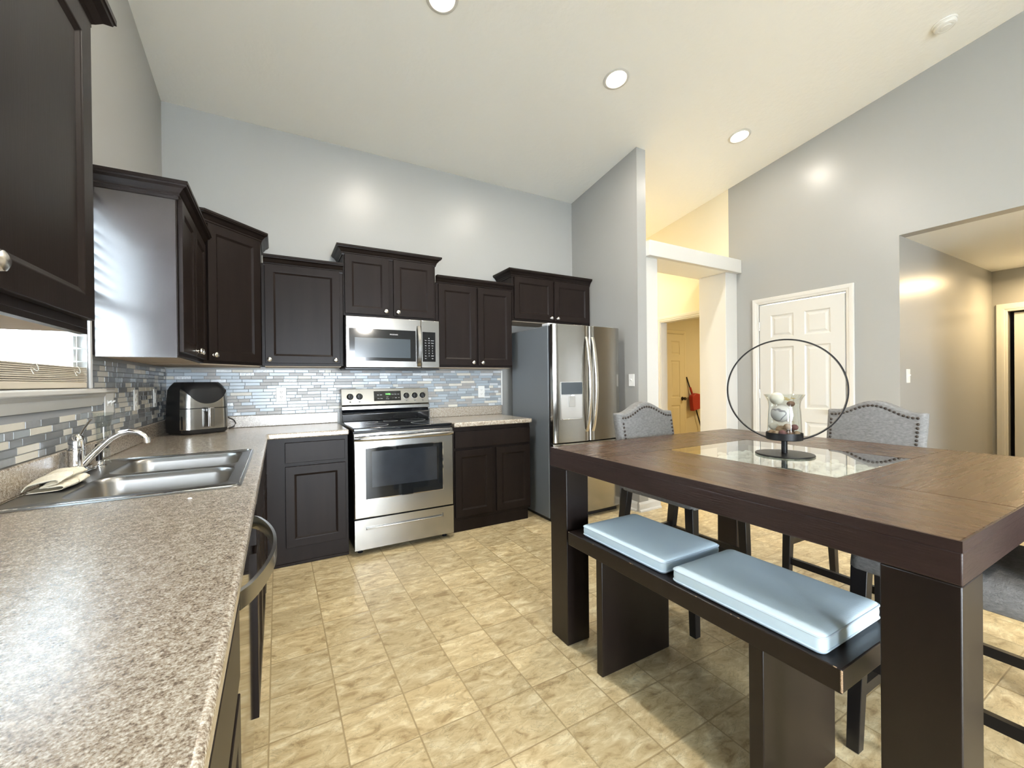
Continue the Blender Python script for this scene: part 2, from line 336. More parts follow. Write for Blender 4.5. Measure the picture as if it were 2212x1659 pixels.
    def grid_slab(s, xs, ys, keep, z0, z1):
        V = {}
        def g(i, j, k):
            if (i, j, k) not in V: V[(i, j, k)] = s._v((xs[i], ys[j], z1 if k else z0))
            return V[(i, j, k)]
        nx, ny = len(xs) - 1, len(ys) - 1
        K = [[keep((xs[i] + xs[i + 1]) / 2, (ys[j] + ys[j + 1]) / 2) for j in range(ny)] for i in range(nx)]
        for i in range(nx):
            for j in range(ny):
                if not K[i][j]: continue
                s._f([g(i, j, 1), g(i + 1, j, 1), g(i + 1, j + 1, 1), g(i, j + 1, 1)]); s._f([g(i, j, 0), g(i, j + 1, 0), g(i + 1, j + 1, 0), g(i + 1, j, 0)])
                if j == 0 or not K[i][j - 1]: s._f([g(i, j, 0), g(i + 1, j, 0), g(i + 1, j, 1), g(i, j, 1)])
                if j == ny - 1 or not K[i][j + 1]: s._f([g(i + 1, j + 1, 0), g(i, j + 1, 0), g(i, j + 1, 1), g(i + 1, j + 1, 1)])
                if i == 0 or not K[i - 1][j]: s._f([g(i, j + 1, 0), g(i, j, 0), g(i, j, 1), g(i, j + 1, 1)])
                if i == nx - 1 or not K[i + 1][j]: s._f([g(i + 1, j, 0), g(i + 1, j + 1, 0), g(i + 1, j + 1, 1), g(i + 1, j, 1)])
        return s
    def build(s, name, mats, parent=None, bevel=0, smooth=True, seg=2, angle=32):
        bm = s.bm; bm.normal_update()
        bmesh.ops.recalc_face_normals(bm, faces=bm.faces[:])
        if smooth:
            lim = math.radians(angle)
            for e in bm.edges:
                if len(e.link_faces) != 2 or e.calc_face_angle(0) > lim: e.smooth = False
            for f in bm.faces: f.smooth = True
        me = bpy.data.meshes.new(name)
        off = root_off(parent)
        if off: bmesh.ops.translate(bm, verts=bm.verts[:], vec=-off)
        bm.to_mesh(me); bm.free()
        if isinstance(mats, str): mats = [mats]
        for k in mats: me.materials.append(MATS[k])
        o = bpy.data.objects.new(name, me); COL.objects.link(o)
        if parent: o.parent = parent
        if bevel:
            md = o.modifiers.new('bevel', 'BEVEL'); md.width = bevel; md.segments = seg; md.limit_method = 'ANGLE'; md.angle_limit = math.radians(35); md.harden_normals = False
        return o
def root_off(p):
    while p is not None and p.parent is not None: p = p.parent
    if p is None or p.get('_local'): return None
    return Vector(p.location) if p.location.length > 0 else None
ROOTS = []
def thing(name, label, cat, loc=(0, 0, 0), group=None, local=False):
    o = bpy.data.objects.new(name, None); COL.objects.link(o); o.location = loc; o.empty_display_size = .05
    o['label'] = label; o['category'] = cat
    if group: o['group'] = group
    if local: o['_local'] = 1
    ROOTS.append(o)
    return o
def tag(o, label, cat, group=None, kind=None):
    o['label'] = label; o['category'] = cat
    if group: o['group'] = group
    if kind: o['kind'] = kind
    return o
def struct(o): o['kind'] = 'structure'; return o
def recenter(o):
    """put a single-mesh thing's origin at its base"""
    vs = [v.co for v in o.data.vertices]
    c = Vector(((min(v.x for v in vs) + max(v.x for v in vs)) / 2, (min(v.y for v in vs) + max(v.y for v in vs)) / 2, min(v.z for v in vs)))
    o.data.transform(Matrix.Translation(-c)); o.location = c
    return o
def text_part(name, body, size, M, material, parent, extrude=.0004):
    cu = bpy.data.curves.new(name, 'FONT'); cu.body = body; cu.size = size; cu.align_x = 'CENTER'; cu.align_y = 'CENTER'; cu.extrude = extrude; cu.resolution_u = 3
    t = bpy.data.objects.new(name + '_src', cu); COL.objects.link(t)
    dg = bpy.context.evaluated_depsgraph_get(); dg.update()
    me = bpy.data.meshes.new_from_object(t.evaluated_get(dg)); bpy.data.objects.remove(t)
    off = root_off(parent); me.transform(M)
    if off: me.transform(Matrix.Translation(-off))
    me.materials.clear(); me.materials.append(MATS[material])
    o = bpy.data.objects.new(name, me); COL.objects.link(o); o.parent = parent
    return o
def rrect(x0, x1, y0, y1, r, n=6):
    pts = []
    for cx, cy, a0 in ((x1 - r, y1 - r, 0), (x0 + r, y1 - r, 90), (x0 + r, y0 + r, 180), (x1 - r, y0 + r, 270)):
        for i in range(n + 1):
            a = math.radians(a0 + 90 * i / n); pts.append((cx + r * math.cos(a), cy + r * math.sin(a)))
    return pts
def plate_with_holes(mb, outer, holes, z):
    """flat face with holes; returns hole vert loops and outer loop"""
    bm = mb.bm; loops = []; edges = []
    for L in [outer] + holes:
        vs = [mb._v((p[0], p[1], z)) for p in L]; loops.append(vs)
        edges += [bm.edges.new((vs[i], vs[(i + 1) % len(vs)])) for i in range(len(vs))]
    r = bmesh.ops.triangle_fill(bm, edges=edges, use_beauty=True, use_dissolve=False)
    for g in r['geom']:
        if isinstance(g, bmesh.types.BMFace): g.material_index = mb.mi
    return loops
def bridge(mb, a, b):
    n = len(a)
    for i in range(n): mb._f([a[i], a[(i + 1) % n], b[(i + 1) % n], b[i]])

# ------------------------------------------------------------------ room shell
XW, XW2, XR, XR2 = 3.686, 3.803, 5.252, 5.372
YB = -8.5
def wall_x(x0, x1, y0, y1, holes=(), top=None, z0=0.0):
    """wall slab spanning y with sloping top; holes (ya,yb,za,zb)"""
    mb = MB(); top = top or (lambda y: ceil_z(y) + .03)
    ys = sorted({y0, y1, *[h[0] for h in holes], *[h[1] for h in holes], *([RIDGE] if y0 < RIDGE < y1 else [])})
    for a, b in zip(ys, ys[1:]):
        h = [q for q in holes if q[0] <= a + 1e-6 and q[1] >= b - 1e-6]
        segs = [(z0, None)] if not h else []
        if h:
            if h[0][2] > z0 + 1e-6: segs.append((z0, h[0][2]))
            segs.append((h[0][3], None))
        for za, zb in segs:
            ta, tb = (top(a), top(b)) if zb is None else (zb, zb)
            M = frame((x0, 0, 0), (0, 1, 0), (0, 0, 1), (1, 0, 0))
            mb.prism([(a, za), (b, za), (b, tb), (a, ta)], 0, x1 - x0, M)
    return mb
# floor
mb = MB(); mb.box(-.15, 9.2, -8.7, 1.9, -.05, 0); struct(mb.build('floor', 'vinyl_tile', smooth=False))
# left wall with kitchen window and a rear window
WIN = (-2.36, -1.40, 1.235, 2.10)
struct(wall_x(-.12, 0, YB, 0.0, [WIN, (-7.05, -6.05, .9, 2.1)]).build('wall_left', 'gray_paint', smooth=False))
mb = MB(); mb.box(-.12, XW2, 0, .12, 0, CZ0 + .03); struct(mb.build('wall_back', 'gray_paint', smooth=False))
# fridge alcove wing wall, continuing behind the range wall as the foyer's left wall
struct(wall_x(XW, XW2, -.998, 0).build('wall_wing', 'gray_paint', smooth=False))
struct(wall_x(XW + .02, XW2, .12, 1.7).build('wall_foyer_left', 'cream_paint', smooth=False))
# right wall: gray part with kitchen door and hall opening
D1 = (-2.022, -1.238, 0, 2.04)
HALL0 = -3.62
struct(wall_x(XR, XR2, YB, -.895, [(HALL0, -2.402, 0, 2.437), D1]).build('wall_right', 'gray_paint', smooth=False))
# cream part with a doorway to the utility room
struct(wall_x(XR, XR2, -.895, 1.7, [(-.78, .10, 0, 2.04)]).build('wall_foyer_right', 'cream_paint', smooth=False))
mb = MB(); mb.box(XW, XR2, 1.7, 1.8, 0, 3.4); struct(mb.build('wall_foyer_back', 'cream_paint', smooth=False))
# rear wall with patio door glazing
mb = MB(); PX0, PX1 = .4, 2.8
for a, b, c, d in ((-.12, PX0, 0, ceil_z(YB) + .03), (PX1, XR2, 0, ceil_z(YB) + .03), (PX0, PX1, 2.15, ceil_z(YB) + .03)): mb.box(a, b, YB - .12, YB, c, d)
struct(mb.build('wall_rear', 'gray_paint', smooth=False))
# vaulted ceiling
mb = MB(); M = frame((-.12, 0, 0), (0, 1, 0), (0, 0, 1), (1, 0, 0))
mb.prism([(1.8, ceil_z(1.8)), (RIDGE, ceil_z(RIDGE)), (YB - .12, ceil_z(YB - .12)), (YB - .12, ceil_z(YB - .12) + .1), (RIDGE, ceil_z(RIDGE) + .1), (1.8, ceil_z(1.8) + .1)], 0, XR2 + .12, M)
struct(mb.build('ceiling', 'ceiling_paint', smooth=False))
# dropped soffit between kitchen and foyer
mb = MB(); mb.box(XW2, XR - .003, -.998, -.63, 2.437, 2.582); struct(mb.build('ceiling_soffit', 'ceiling_paint', smooth=False))
mb = MB(); mb.box(XW2 + .001, XR - .002, -1.046, -.9985, 2.437, 2.584); struct(mb.build('trim_1', 'white_trim', bevel=.004))       # header board
mb = MB(); mb.box(5.044, XR - .001, -.99, -.656, 0, 2.436); struct(mb.build('trim_2', 'white_trim', bevel=.004))
mb = MB(); mb.box(XW2 + .001, 3.966, -.99, -.66, 0, 2.436); struct(mb.build('trim_3', 'white_trim', bevel=.004))
# hall
XH = 7.78
mb = MB(); mb.box(XR2 + .0, XH + .1, -2.402, -2.30, 0, 2.5); struct(mb.build('wall_hall_left', 'gray_paint', smooth=False))
mb = MB(); mb.box(XR2 + .0, XH + .1, HALL0 - .1, HALL0, 0, 2.5); struct(mb.build('wall_hall_right', 'gray_paint', smooth=False))
mb = MB()
for a, b, c, d in ((HALL0, -3.33, 0, 2.5), (-2.52, -2.402, 0, 2.5), (-3.33, -2.52, 1.97, 2.5)): mb.box(XH, XH + .1, a, b, c, d)
struct(mb.build('wall_hall_end', 'gray_paint', smooth=False))
mb = MB(); mb.box(XR2, XH + .1, HALL0 - .1, -2.30, 2.437, 2.52); struct(mb.build('ceiling_hall', 'ceiling_paint', smooth=False))
# utility room beyond the doorway
mb = MB(); mb.box(XR2, 8.4, 1.0, 1.1, 0, 2.5); struct(mb.build('wall_utility_back', 'cream_paint', smooth=False))
mb = MB(); mb.box(8.3, 8.4, -1.2, 1.0, 0, 2.5); struct(mb.build('wall_utility_right', 'cream_paint', smooth=False))
mb = MB(); mb.box(XR2, 8.4, -1.25, -1.15, 0, 2.5); struct(mb.build('wall_utility_front', 'cream_paint', smooth=False))
mb = MB(); mb.box(XR2, 8.4, -1.2, 1.1, 2.44, 2.52); struct(mb.build('ceiling_utility', 'ceiling_paint', smooth=False))
# closet behind the hall end door, boxed in to keep sky light out
mb = MB(); mb.box(XH + .8, XH + .9, -3.7, -2.3, 0, 2.5); mb.box(XH + .1, XH + .9, -3.8, -3.7, 0, 2.5); mb.box(XH + .1, XH + .9, -2.3, -2.2, 0, 2.5); mb.box(XH, XH + .9, -3.8, -2.2, 2.521, 2.6); struct(mb.build('wall_closet', 'gray_paint', smooth=False))

# baseboards
def baseboard(name, p0, p1, n, h=.09):
    p0, p1, n = Vector(p0), Vector(p1), Vector(n); d = (p1 - p0); L = d.length; d.normalize()
    M = frame(p0, tuple(n), (0, 0, 1), tuple(d))
    M = Matrix(((n.x, 0, d.x, p0.x), (n.y, 0, d.y, p0.y), (0, 1, 0, 0), (0, 0, 0, 1)))
    mb = MB(); mb.prism([(0.0005, 0), (.028, 0), (.028, .012), (.022, .02), (.014, .022), (.014, h - .02), (.008, h - .004), (.006, h), (0.0005, h)], 0, L, M)
    return struct(mb.build(name, 'white_trim', smooth=False))
baseboard('baseboard_wing', (XW, -.98, 0), (XW, -.88, 0), (-1, 0, 0))
baseboard('baseboard_wing_end', (XW - .014, -.998, 0), (XW2 + .002, -.998, 0), (0, -1, 0))
baseboard('baseboard_post', (XW2, -.99, 0), (3.966, -.99, 0), (0, -1, 0))
baseboard('baseboard_pillar', (5.044, -.99, 0), (XR, -.99, 0), (0, -1, 0))
baseboard('baseboard_right', (XR, -1.02, 0), (XR, -1.17, 0), (-1, 0, 0))
baseboard('baseboard_right_door', (XR, -2.10, 0), (XR, -2.40, 0), (-1, 0, 0))
baseboard('baseboard_hall', (XR, -2.402, 0), (XH, -2.402, 0), (0, -1, 0))
baseboard('baseboard_utility', (7.0, 1.0, 0), (8.3, 1.0, 0), (0, -1, 0))

# six panel doors
def six_panel(name, M, w, h, material, knob=None, knob_mat='nickel', hinges=None):
    mb = MB(M); st = .115 * w / .78; mu = .10 * w / .78; pw = (w - 2 * st - mu) / 2
    rows = [(.24, .24 + .58), (.24 + .58 + .13, h - .115 - .235 - .10), (h - .115 - .235, h - .115)]
    pans = [(a, a + pw, r0, r1) for a in (st, st + pw + mu) for r0, r1 in rows]
    mb.panel_slab(0, w, .012, h, .035, pans, [(.012, -.009), (.012, 0), (.020, .006)])
    d = struct(mb.build(name, material, smooth=False))
    if knob:
        k = MB(M); k.lathe([(.032, 0), (.032, .006), (.012, .010), (.011, .03), (.024, .042), (.029, .055), (.024, .068), (.008, .074)], (knob[0], knob[1], .035), n=24)
        k.build('door_knob', knob_mat, d)
    for hz in hinges or []:
        k = MB(M); k.cyl((-.006, hz - .045, .034), (-.006, hz + .045, .034), .006, 10); k.box(-.002, .0, hz - .045, hz + .045, .012, .0352); k.build('hinge', 'nickel', d)
    return d
def casing(name, M, w, h, cw=.062, material='white_trim', t=.018):
    """door casing around an opening w x h in local u,v plane"""
    mb = MB(M)
    prof = [(0, .006), (.006, .010), (.020, .012), (.026, .016), (.045, t), (cw - .004, t), (cw, t - .006), (cw, 0), (0, 0)]
    path = [((0, 0), (-1, 0)), ((0, h), (-1, 1)), ((w, h), (1, 1)), ((w, 0), (1, 0))]
    rings = []
    for (pu, pv), (du, dv) in path: rings.append([mb._v((pu + du * a, pv + dv * a, b)) for a, b in prof])
    for a, b in zip(rings, rings[1:]):
        for i in range(len(prof)): mb._f([a[i], a[(i + 1) % len(prof)], b[(i + 1) % len(prof)], b[i]])
    mb._f(rings[0]); mb._f(rings[-1][::-1])
    return struct(mb.build(name, material, smooth=False))
# door on right wall (u = -y, v = z, n = -x)
M1 = frame((XR, -1.238, 0), (0, -1, 0), (0, 0, 1), (-1, 0, 0))
casing('trim_4', frame((XR, -1.232, 0), (0, -1, 0), (0, 0, 1), (-1, 0, 0)), .796, 2.046)
M1b = frame((XR + .032, -1.243, 0), (0, -1, 0), (0, 0, 1), (-1, 0, 0))
six_panel('door_1', M1b, .774, 2.03, 'white_door', knob=(.705, .93), hinges=(.22, 1.09, 1.815))
# doorway casing to utility room (no door leaf visible), then door in the room's rear wall
casing('trim_5', frame((XR, .10, 0), (0, -1, 0), (0, 0, 1), (-1, 0, 0)), .88, 2.04)
mb = MB(); mb.box(XR, XR2, .10 - .012, .0995, 0, 2.04); mb.box(XR, XR2, -.7795, -.768, 0, 2.04); mb.box(XR, XR2, -.768, .088, 2.028, 2.0395); struct(mb.build('trim_6', 'white_trim', smooth=False))
MU = frame((6.07, .999, 0), (1, 0, 0), (0, 0, 1), (0, -1, 0))
casing('trim_7', frame((6.065, .9995, 0), (1, 0, 0), (0, 0, 1), (0, -1, 0)), .78, 2.04, material='cream_door')
six_panel('door_2', MU, .77, 2.03, 'cream_door', knob=(.71, .93), knob_mat='bronze')
MH = frame((XH, -2.52, 0), (0, -1, 0), (0, 0, 1), (-1, 0, 0))
casing('trim_8', MH, .81, 1.97, cw=.085)
six_panel('door_3', frame((XH + .07, -2.56, 0), (0, -1, 0), (0, 0, 1), (-1, 0, 0)), .76, 1.955, 'white_door', knob=(.70, .93))

# ------------------------------------------------------------------ ceiling fittings
def on_ceiling(x, y): return Vector((x, y, ceil_z(y)))
CN = -NRM
for i, (x, y) in enumerate(CANS):
    n_ = CN if y > RIDGE else Vector((0, CS, -1)).normalized()
    p = on_ceiling(x, y)
    lab = ['round recessed downlight cut off by the top edge above the range', 'round recessed downlight in the middle of the sloped ceiling', 'smaller looking recessed downlight nearest the gray right wall',
           'recessed downlight behind the camera on the left', 'recessed downlight behind the camera on the right'][i]
    t = thing('recessed_light', lab, 'ceiling light', p, 'recessed lights in the sloped ceiling')
    mb = MB(); mb.lathe([(.095, .0005), (.097, .004), (.090, .008), (.078, .009), (.070, .003), (.068, .0008)], p, n_, 40, cap0=False, cap1=False); mb.build('trim_ring', 'white_trim', t)
    mb = MB(); mb.lathe([(.069, .001), (.066, .0035), (.03, .0055), (.001, .006)], p, n_, 32); mb.build('lens', 'lamp_lens', t)
    area_light('downlight_lamp', p + n_ * .012, CAN_W * (1.4, .9, .30, 1.9, .5)[i], WARM, 'DISK', .13, None, n_)
p = on_ceiling(4.829, -2.789)
t = thing('smoke_detector', 'round white smoke detector on the ceiling near the right wall', 'smoke detector', p)
mb = MB(); mb.lathe([(.066, .0005), (.068, .006), (.064, .012)], p, CN, 36); mb.build('base_plate', 'plastic_white', t)
mb = MB(); mb.lathe([(.060, .012), (.060, .026), (.054, .034), (.040, .038), (.038, .036), (.030, .036), (.028, .041), (.001, .043)], p, CN, 36); mb.build('cover', 'plastic_white', t)
# ceiling fan with a light kit over the living side, behind the camera
FX, FY, FZ = 2.15, -5.2, 2.38
t = thing('ceiling_fan', 'ceiling fan with a lit glass bowl behind the camera', 'fan', (FX, FY, FZ))
MB().cyl((FX, FY, FZ + .10), (FX, FY, ceil_z(FY) - .01), .013, 14).build('down_rod', 'bronze', t)
MB().lathe([(.03, .10), (.09, .08), (.10, .0), (.07, -.03)], (FX, FY, FZ), n=32).build('motor', 'bronze', t)
for k in range(5):
    a = 2 * PI * k / 5 + .3; M = Matrix.Translation((FX, FY, FZ + .03)) @ Matrix.Rotation(a, 4, 'Z') @ Matrix.Rotation(.2, 4, 'X')
    MB(M).prism([(.12, -.03), (.22, -.06), (.62, -.07), (.66, 0), (.62, .07), (.22, .06), (.12, .03)], -.004, .004).build('blade', 'dark_wood', t)
MB().lathe([(.05, -.03), (.12, -.05), (.14, -.09), (.11, -.14), (.04, -.165), (.001, -.168)], (FX, FY, FZ), n=32).build('glass_bowl', 'fan_glass', t)
# hall flush light
t = thing('flush_ceiling_light', 'warm glowing flush light on the low hall ceiling', 'ceiling light', (7.35, -2.98, 2.437))
mb = MB(); mb.lathe([(.17, 0), (.175, .012), (.17, .022), (.150, .024)], (7.35, -2.98, 2.4365), (0, 0, -1), 40); mb.build('rim', 'nickel', t)
mb = MB(); mb.lathe([(.150, .024), (.135, .055), (.10, .075), (.05, .086), (.001, .088)], (7.35, -2.98, 2.4365), (0, 0, -1), 40); mb.build('glass_bowl', 'hall_lens', t)
area_light('hall_lamp', (7.35, -2.98, 2.335), 15, (1, .74, .40), 'DISK', .26)
# foyer and utility lamps (out of the picture, around the corners)
t = thing('foyer_pendant', 'foyer ceiling light hidden behind the wing wall', 'ceiling light', (4.35, 1.05, ceil_z(1.05) - .01))
mb = MB(); mb.lathe([(.16, .0), (.165, .02), (.13, .07), (.05, .10), (.001, .102)], (4.35, 1.05, ceil_z(1.05) - .03), (0, 0, -1), 32); mb.build('glass_bowl', 'hall_lens', t)
area_light('foyer_lamp', (4.35, 1.05, ceil_z(1.05) - .14), 30, (1, .83, .50), 'DISK', .28)
t = thing('utility_light', 'utility room ceiling light out of view', 'ceiling light', (7.4, -.5, 2.43))
mb = MB(); mb.lathe([(.14, .0), (.145, .02), (.11, .06), (.001, .08)], (7.4, -.5, 2.439), (0, 0, -1), 32); mb.build('glass_bowl', 'hall_lens', t)
area_light('utility_lamp', (7.4, -.5, 2.34), 10, (1, .78, .42), 'DISK', .22)

# ------------------------------------------------------------------ windows
def window_box(name, x, y0, y1, z0, z1, sill=True, splits=1):
    mb = MB(); f = .045
    mb.box(x - .09, x - .03, y0, y0 + f, z0, z1); mb.box(x - .09, x - .03, y1 - f, y1, z0, z1); mb.box(x - .09, x - .03, y0 + f, y1 - f, z0, z0 + f); mb.box(x - .09, x - .03, y0 + f, y1 - f, z1 - f, z1)
    zm = (z0 + z1) / 2; mb.box(x - .085, x - .035, y0 + f, y1 - f, zm - .02, zm + .02)
    w = struct(mb.build(name, 'white_trim', bevel=.003))
    mb = MB(); mb.box(x - .064, x - .060, y0 + f, y1 - f, z0 + f, z1 - f); mb.build('pane', 'pane_glass', w, smooth=False)
    return w
w1 = window_box('window_1', 0, *WIN)
mb = MB(); mb.box(-.03, .050, -2.42, -1.249, 1.212, 1.234); mb.build('window_stool', 'white_trim', w1, bevel=.006)
mb = MB(); mb.prism([(0.0006, 1.160), (.012, 1.160), (.018, 1.178), (.018, 1.195), (.026, 1.205), (.026, 1.2115), (0.0006, 1.2115)], 0, 1.12, frame((0, -2.40, 0), (1, 0, 0), (0, 0, 1), (0, 1, 0))); mb.build('apron', 'white_trim', w1)
mb = MB(); mb.box(.0008, .010, -1.40, -1.3755, 1.235, 2.16); mb.box(.0008, .016, -2.39, -2.36, 1.235, 2.16); mb.box(.0008, .016, -2.36, -1.40, 2.10, 2.16); mb.build('casing', 'plastic_gray', w1, bevel=.003)
w2 = struct(MB().box(-.09, -.03, -7.05, -7.0, .9, 2.1).box(-.09, -.03, -6.1, -6.05, .9, 2.1).box(-.09, -.03, -7.0, -6.1, .9, .95).box(-.09, -.03, -7.0, -6.1, 2.05, 2.1).box(-.09, -.03, -7.0, -6.1, 1.48, 1.52).build('window_2', 'white_trim'))
mb = MB()
for x in (PX0, 1.57, PX1 - .06): mb.box(x, x + .06, YB - .09, YB - .03, 0, 2.15)
mb.box(PX0 + .06, PX1 - .06, YB - .09, YB - .03, 2.09, 2.149); mb.box(PX0 + .06, PX1 - .06, YB - .09, YB - .03, 0.001, .08); struct(mb.build('window_3', 'white_trim'))
# blinds
t = thing('window_blinds', 'white horizontal slat blinds over the sink window', 'blinds', (-.022, -1.9, 1.24))
mb = MB(); mb.box(-.046, .0, -2.345, -1.412, 2.045, 2.095); mb.build('head_rail', 'blind_slat', t, bevel=.003)
for k in range(13):
    z = 1.345 + k * .0545
    if z > 2.03: break
    mb = MB(); M = Matrix.Translation((-.022, 0, z)) @ Matrix.Rotation(math.radians(-6), 4, 'Y')
    mb.prism([(-.024, -.0014), (-.012, .0006), (0, .0014), (.012, .0006), (.024, -.0014), (.024, .0012), (.012, .0032), (0, .004), (-.012, .0032), (-.024, .0012)], -2.34, -1.415, M @ frame((0, 0, 0), (1, 0, 0), (0, 0, 1), (0, 1, 0)))
    mb.build('slat', 'blind_slat', t)
mb = MB()
for k in range(9): mb.box(-.046, .002, -2.34, -1.415, 1.264 + k * .0068, 1.2685 + k * .0068)
mb.build('slat_stack', 'blind_rail', t, bevel=.001)
mb = MB(); mb.box(-.046, .002, -2.342, -1.413, 1.2375, 1.2625); mb.build('bottom_rail', 'blind_rail', t, bevel=.004)
for y in (-1.52, -1.86, -2.2):
    mb = MB(); mb.tube([(.0035, y, 2.05), (.0035, y, 1.6), (.0035, y, 1.33)], .0011, 6); mb.tube([(.004 + .006 * math.sin(a * 1.3), y + .012 * math.sin(a), 1.315 - .012 * a / PI + .010 * math.cos(a * 1.7)) for a in [i * .4 for i in range(14)]], .0013, 6); mb.build('cord', 'plastic_white', t)

# ------------------------------------------------------------------ outside
mb = MB(); mb.box(-40, -.13, -30, 40, -.35, -.3); mb.box(-.13, 12, -30, YB - .13, -.35, -.3); struct(mb.build('ground', 'ext_ground', smooth=False))
t = thing('neighbor_house', 'pale sided house with small windows seen through the blinds', 'house', (-7, 10, -.3))
mb = MB(); mb.box(-12, -7, -4, 22, -.3, 5.2); mb.build('wall', 'neighbor_siding', t, smooth=False)
M = frame((0, -4.4, 0), (1, 0, 0), (0, 0, 1), (0, 1, 0)); mb = MB(); mb.prism([(-12.6, 5.1), (-6.4, 5.1), (-9.5, 6.9)], 0, 26.8, M); mb.build('roof', 'plastic_gray', t, smooth=False)
for y, z in ((3.2, 1.2), (6.2, 1.2), (10.2, 1.3), (13.2, 1.3), (16.8, 1.3)):
    f = MB().box(-7.0, -6.94, y - .6, y + .6, z, z + 1.4).build('window', 'white_trim', t, bevel=.01)
    MB().box(-6.945, -6.93, y - .5, y + .5, z + .1, z + 1.3).build('pane', 'neighbor_glass', f, smooth=False)

# ------------------------------------------------------------------ counters and base cabinets
CT, CB = .914, .876
XB1, XB2, XE = 1.154, 1.963, 2.715
cl = thing('countertop', 'speckled taupe laminate countertop running from the window wall to the range', 'countertop', (.32, -2.0, CB))
xs = [.001, .045, .585, .648, XB1]; ys = [-4.6, -2.225, -1.378, -.648, -.001]
mb = MB(); mb.grid_slab(xs, ys, lambda x, y: (x < .648 or y > -.648) and not (.045 < x < .585 and -2.225 < y < -1.378), CB, CT)
mb.build('slab', 'laminate', cl, bevel=.009, seg=3)
mb = MB(); mb.grid_slab([0.0015, .02, XB1], [-4.6, -.02, -.0015], lambda x, y: x < .02 or y > -.02, CT + .0005, 1.005); mb.build('backsplash_curb', 'laminate', cl, bevel=.004)
cr_ = thing('countertop', 'short laminate countertop between the range and the refrigerator', 'countertop', (2.34, -.32, CB))
mb = MB(); mb.box(XB2, XE, -.648, -.0015, CB, CT); mb.build('slab', 'laminate', cr_, bevel=.009, seg=3)
mb = MB(); mb.box(XB2, 2.74, -.02, -.0015, CT + .0005, 1.005); mb.build('backsplash_curb', 'laminate', cr_, bevel=.004)
# speck of lint on the counter
mb = MB(); mb.sphere((.484, -2.341, CT + .003), .0045, 10, (1.3, 1, .7)); tag(recenter(mb.build('crumb', 'plastic_white')), 'tiny white crumb on the counter in front of the sink', 'crumb')

FB = lambda x0, y=-.61: frame((x0, y, 0), (1, 0, 0), (0, 0, 1), (0, -1, 0))     # facing the camera side (-y)
FL_ = lambda y0, x=.61: frame((x, y0, 0), (0, 1, 0), (0, 0, 1), (1, 0, 0))      # facing +x
STEPS = [(.004, -.003), (.009, -.0055), (.002, 0)]
def knob(M, u, v, parent, material='nickel'):
    mb = MB(M); mb.lathe([(.009, 0), (.006, .003), (.006, .012), (.014, .017), (.0165, .022), (.0155, .028), (.009, .032), (.001, .033)], (u, v, .0195), n=24)
    return mb.build('knob', material, parent)
def cab_door(M, u0, u1, v0, v1, parent, kn=None, name='door', stile=.055, th=.019):
    mb = MB(M); mb.panel_slab(u0, u1, v0, v1, th, [(u0 + stile, u1 - stile, v0 + stile, v1 - stile)] if stile else [(u0 + .012, u1 - .012, v0 + .012, v1 - .012)], STEPS if stile else [(.004, .0)])
    for v in mb.bm.verts: v.co += (M.to_3x3() @ Vector((0, 0, .0006)))
    d = mb.build(name, 'espresso', parent, bevel=.002, smooth=False)
    for k in ([kn] if kn and not isinstance(kn, list) else kn or []): knob(M, k[0], k[1], d)
    return d
# base cabinet left of range
t = thing('base_cabinet', 'dark base cabinet with one drawer and door left of the range', 'cabinet', (.9, -.305, 0))
MB().box(.612, XB1 - .004, -.61, -.03, 0.001, CB - .001).build('body', 'espresso', t, bevel=.002)
MB().box(.632, XB1 - .004, -.618, -.6105, .001, .02).build('floor_moulding', 'espresso', t, bevel=.003)
cab_door(FB(0), .747, 1.13, .127, .680, t); cab_door(FB(0), .747, 1.127, .706, .844, t, name='drawer', stile=0)
# base cabinet right of range
t = thing('base_cabinet', 'dark base cabinet with two doors between range and refrigerator', 'cabinet', (2.33, -.305, 0))
MB().box(XB2 + .002, XE - .006, -.61, -.03, .10, CB - .001).build('body', 'espresso', t, bevel=.002)
MB().box(XB2 + .002, XE - .03, -.606, -.03, .001, .0995).build('toe_base', 'espresso', t, bevel=.002)
cab_door(FB(0), 1.976, 2.318, .127, .678, t); cab_door(FB(0), 2.358, 2.70, .127, .678, t); cab_door(FB(0), 1.976, 2.70, .700, .838, t, name='drawer', stile=0)
# run under the window: corner + sink base, dishwasher, near cabinet
t = thing('base_cabinet', 'dark sink base cabinet beneath the sink, far side of the dishwasher', 'cabinet', (.305, -1.4, 0))
MB().box(.03, .61, -2.215, -.0305, .001, .70).build('body', 'espresso', t, bevel=.002)
MB().box(.592, .61, -2.215, -.6125, .7005, CB - .001).build('face_rail', 'espresso', t, bevel=.002)
TK = .032
cab_door(FL_(0), -1.775, -1.36, .127, .680, t, th=TK); cab_door(FL_(0), -2.212, -1.785, .127, .680, t, th=TK); cab_door(FL_(0), -2.212, -1.36, .706, .844, t, name='false_front', stile=0, th=TK); cab_door(FL_(0), -1.26, -.80, .127, .680, t, th=TK); cab_door(FL_(0), -1.26, -.80, .706, .844, t, name='drawer', stile=0, th=TK)
t = thing('dishwasher', 'stainless dishwasher with a bowed bar handle under the counter', 'dishwasher', (.32, -2.53, 0))
MB().box(.05, .60, -2.835, -2.235, .10, .868).build('body', 'black_plastic', t)
MB().box(.05, .55, -2.83, -2.24, .001, .0995).build('toe_panel', 'black_plastic', t)
d = MB().box(.601, .630, -2.838, -2.232, .105, .850).build('door', 'mirror_steel', t, bevel=.004)
MB().box(.601, .627, -2.838, -2.232, .8505, .8695).build('control_strip', 'black_plastic', d)
N_ = 22; path = [(.632 + .064 * math.sin(PI * i / N_) ** .7, -2.255 - .570 * i / N_, .80) for i in range(N_ + 1)]
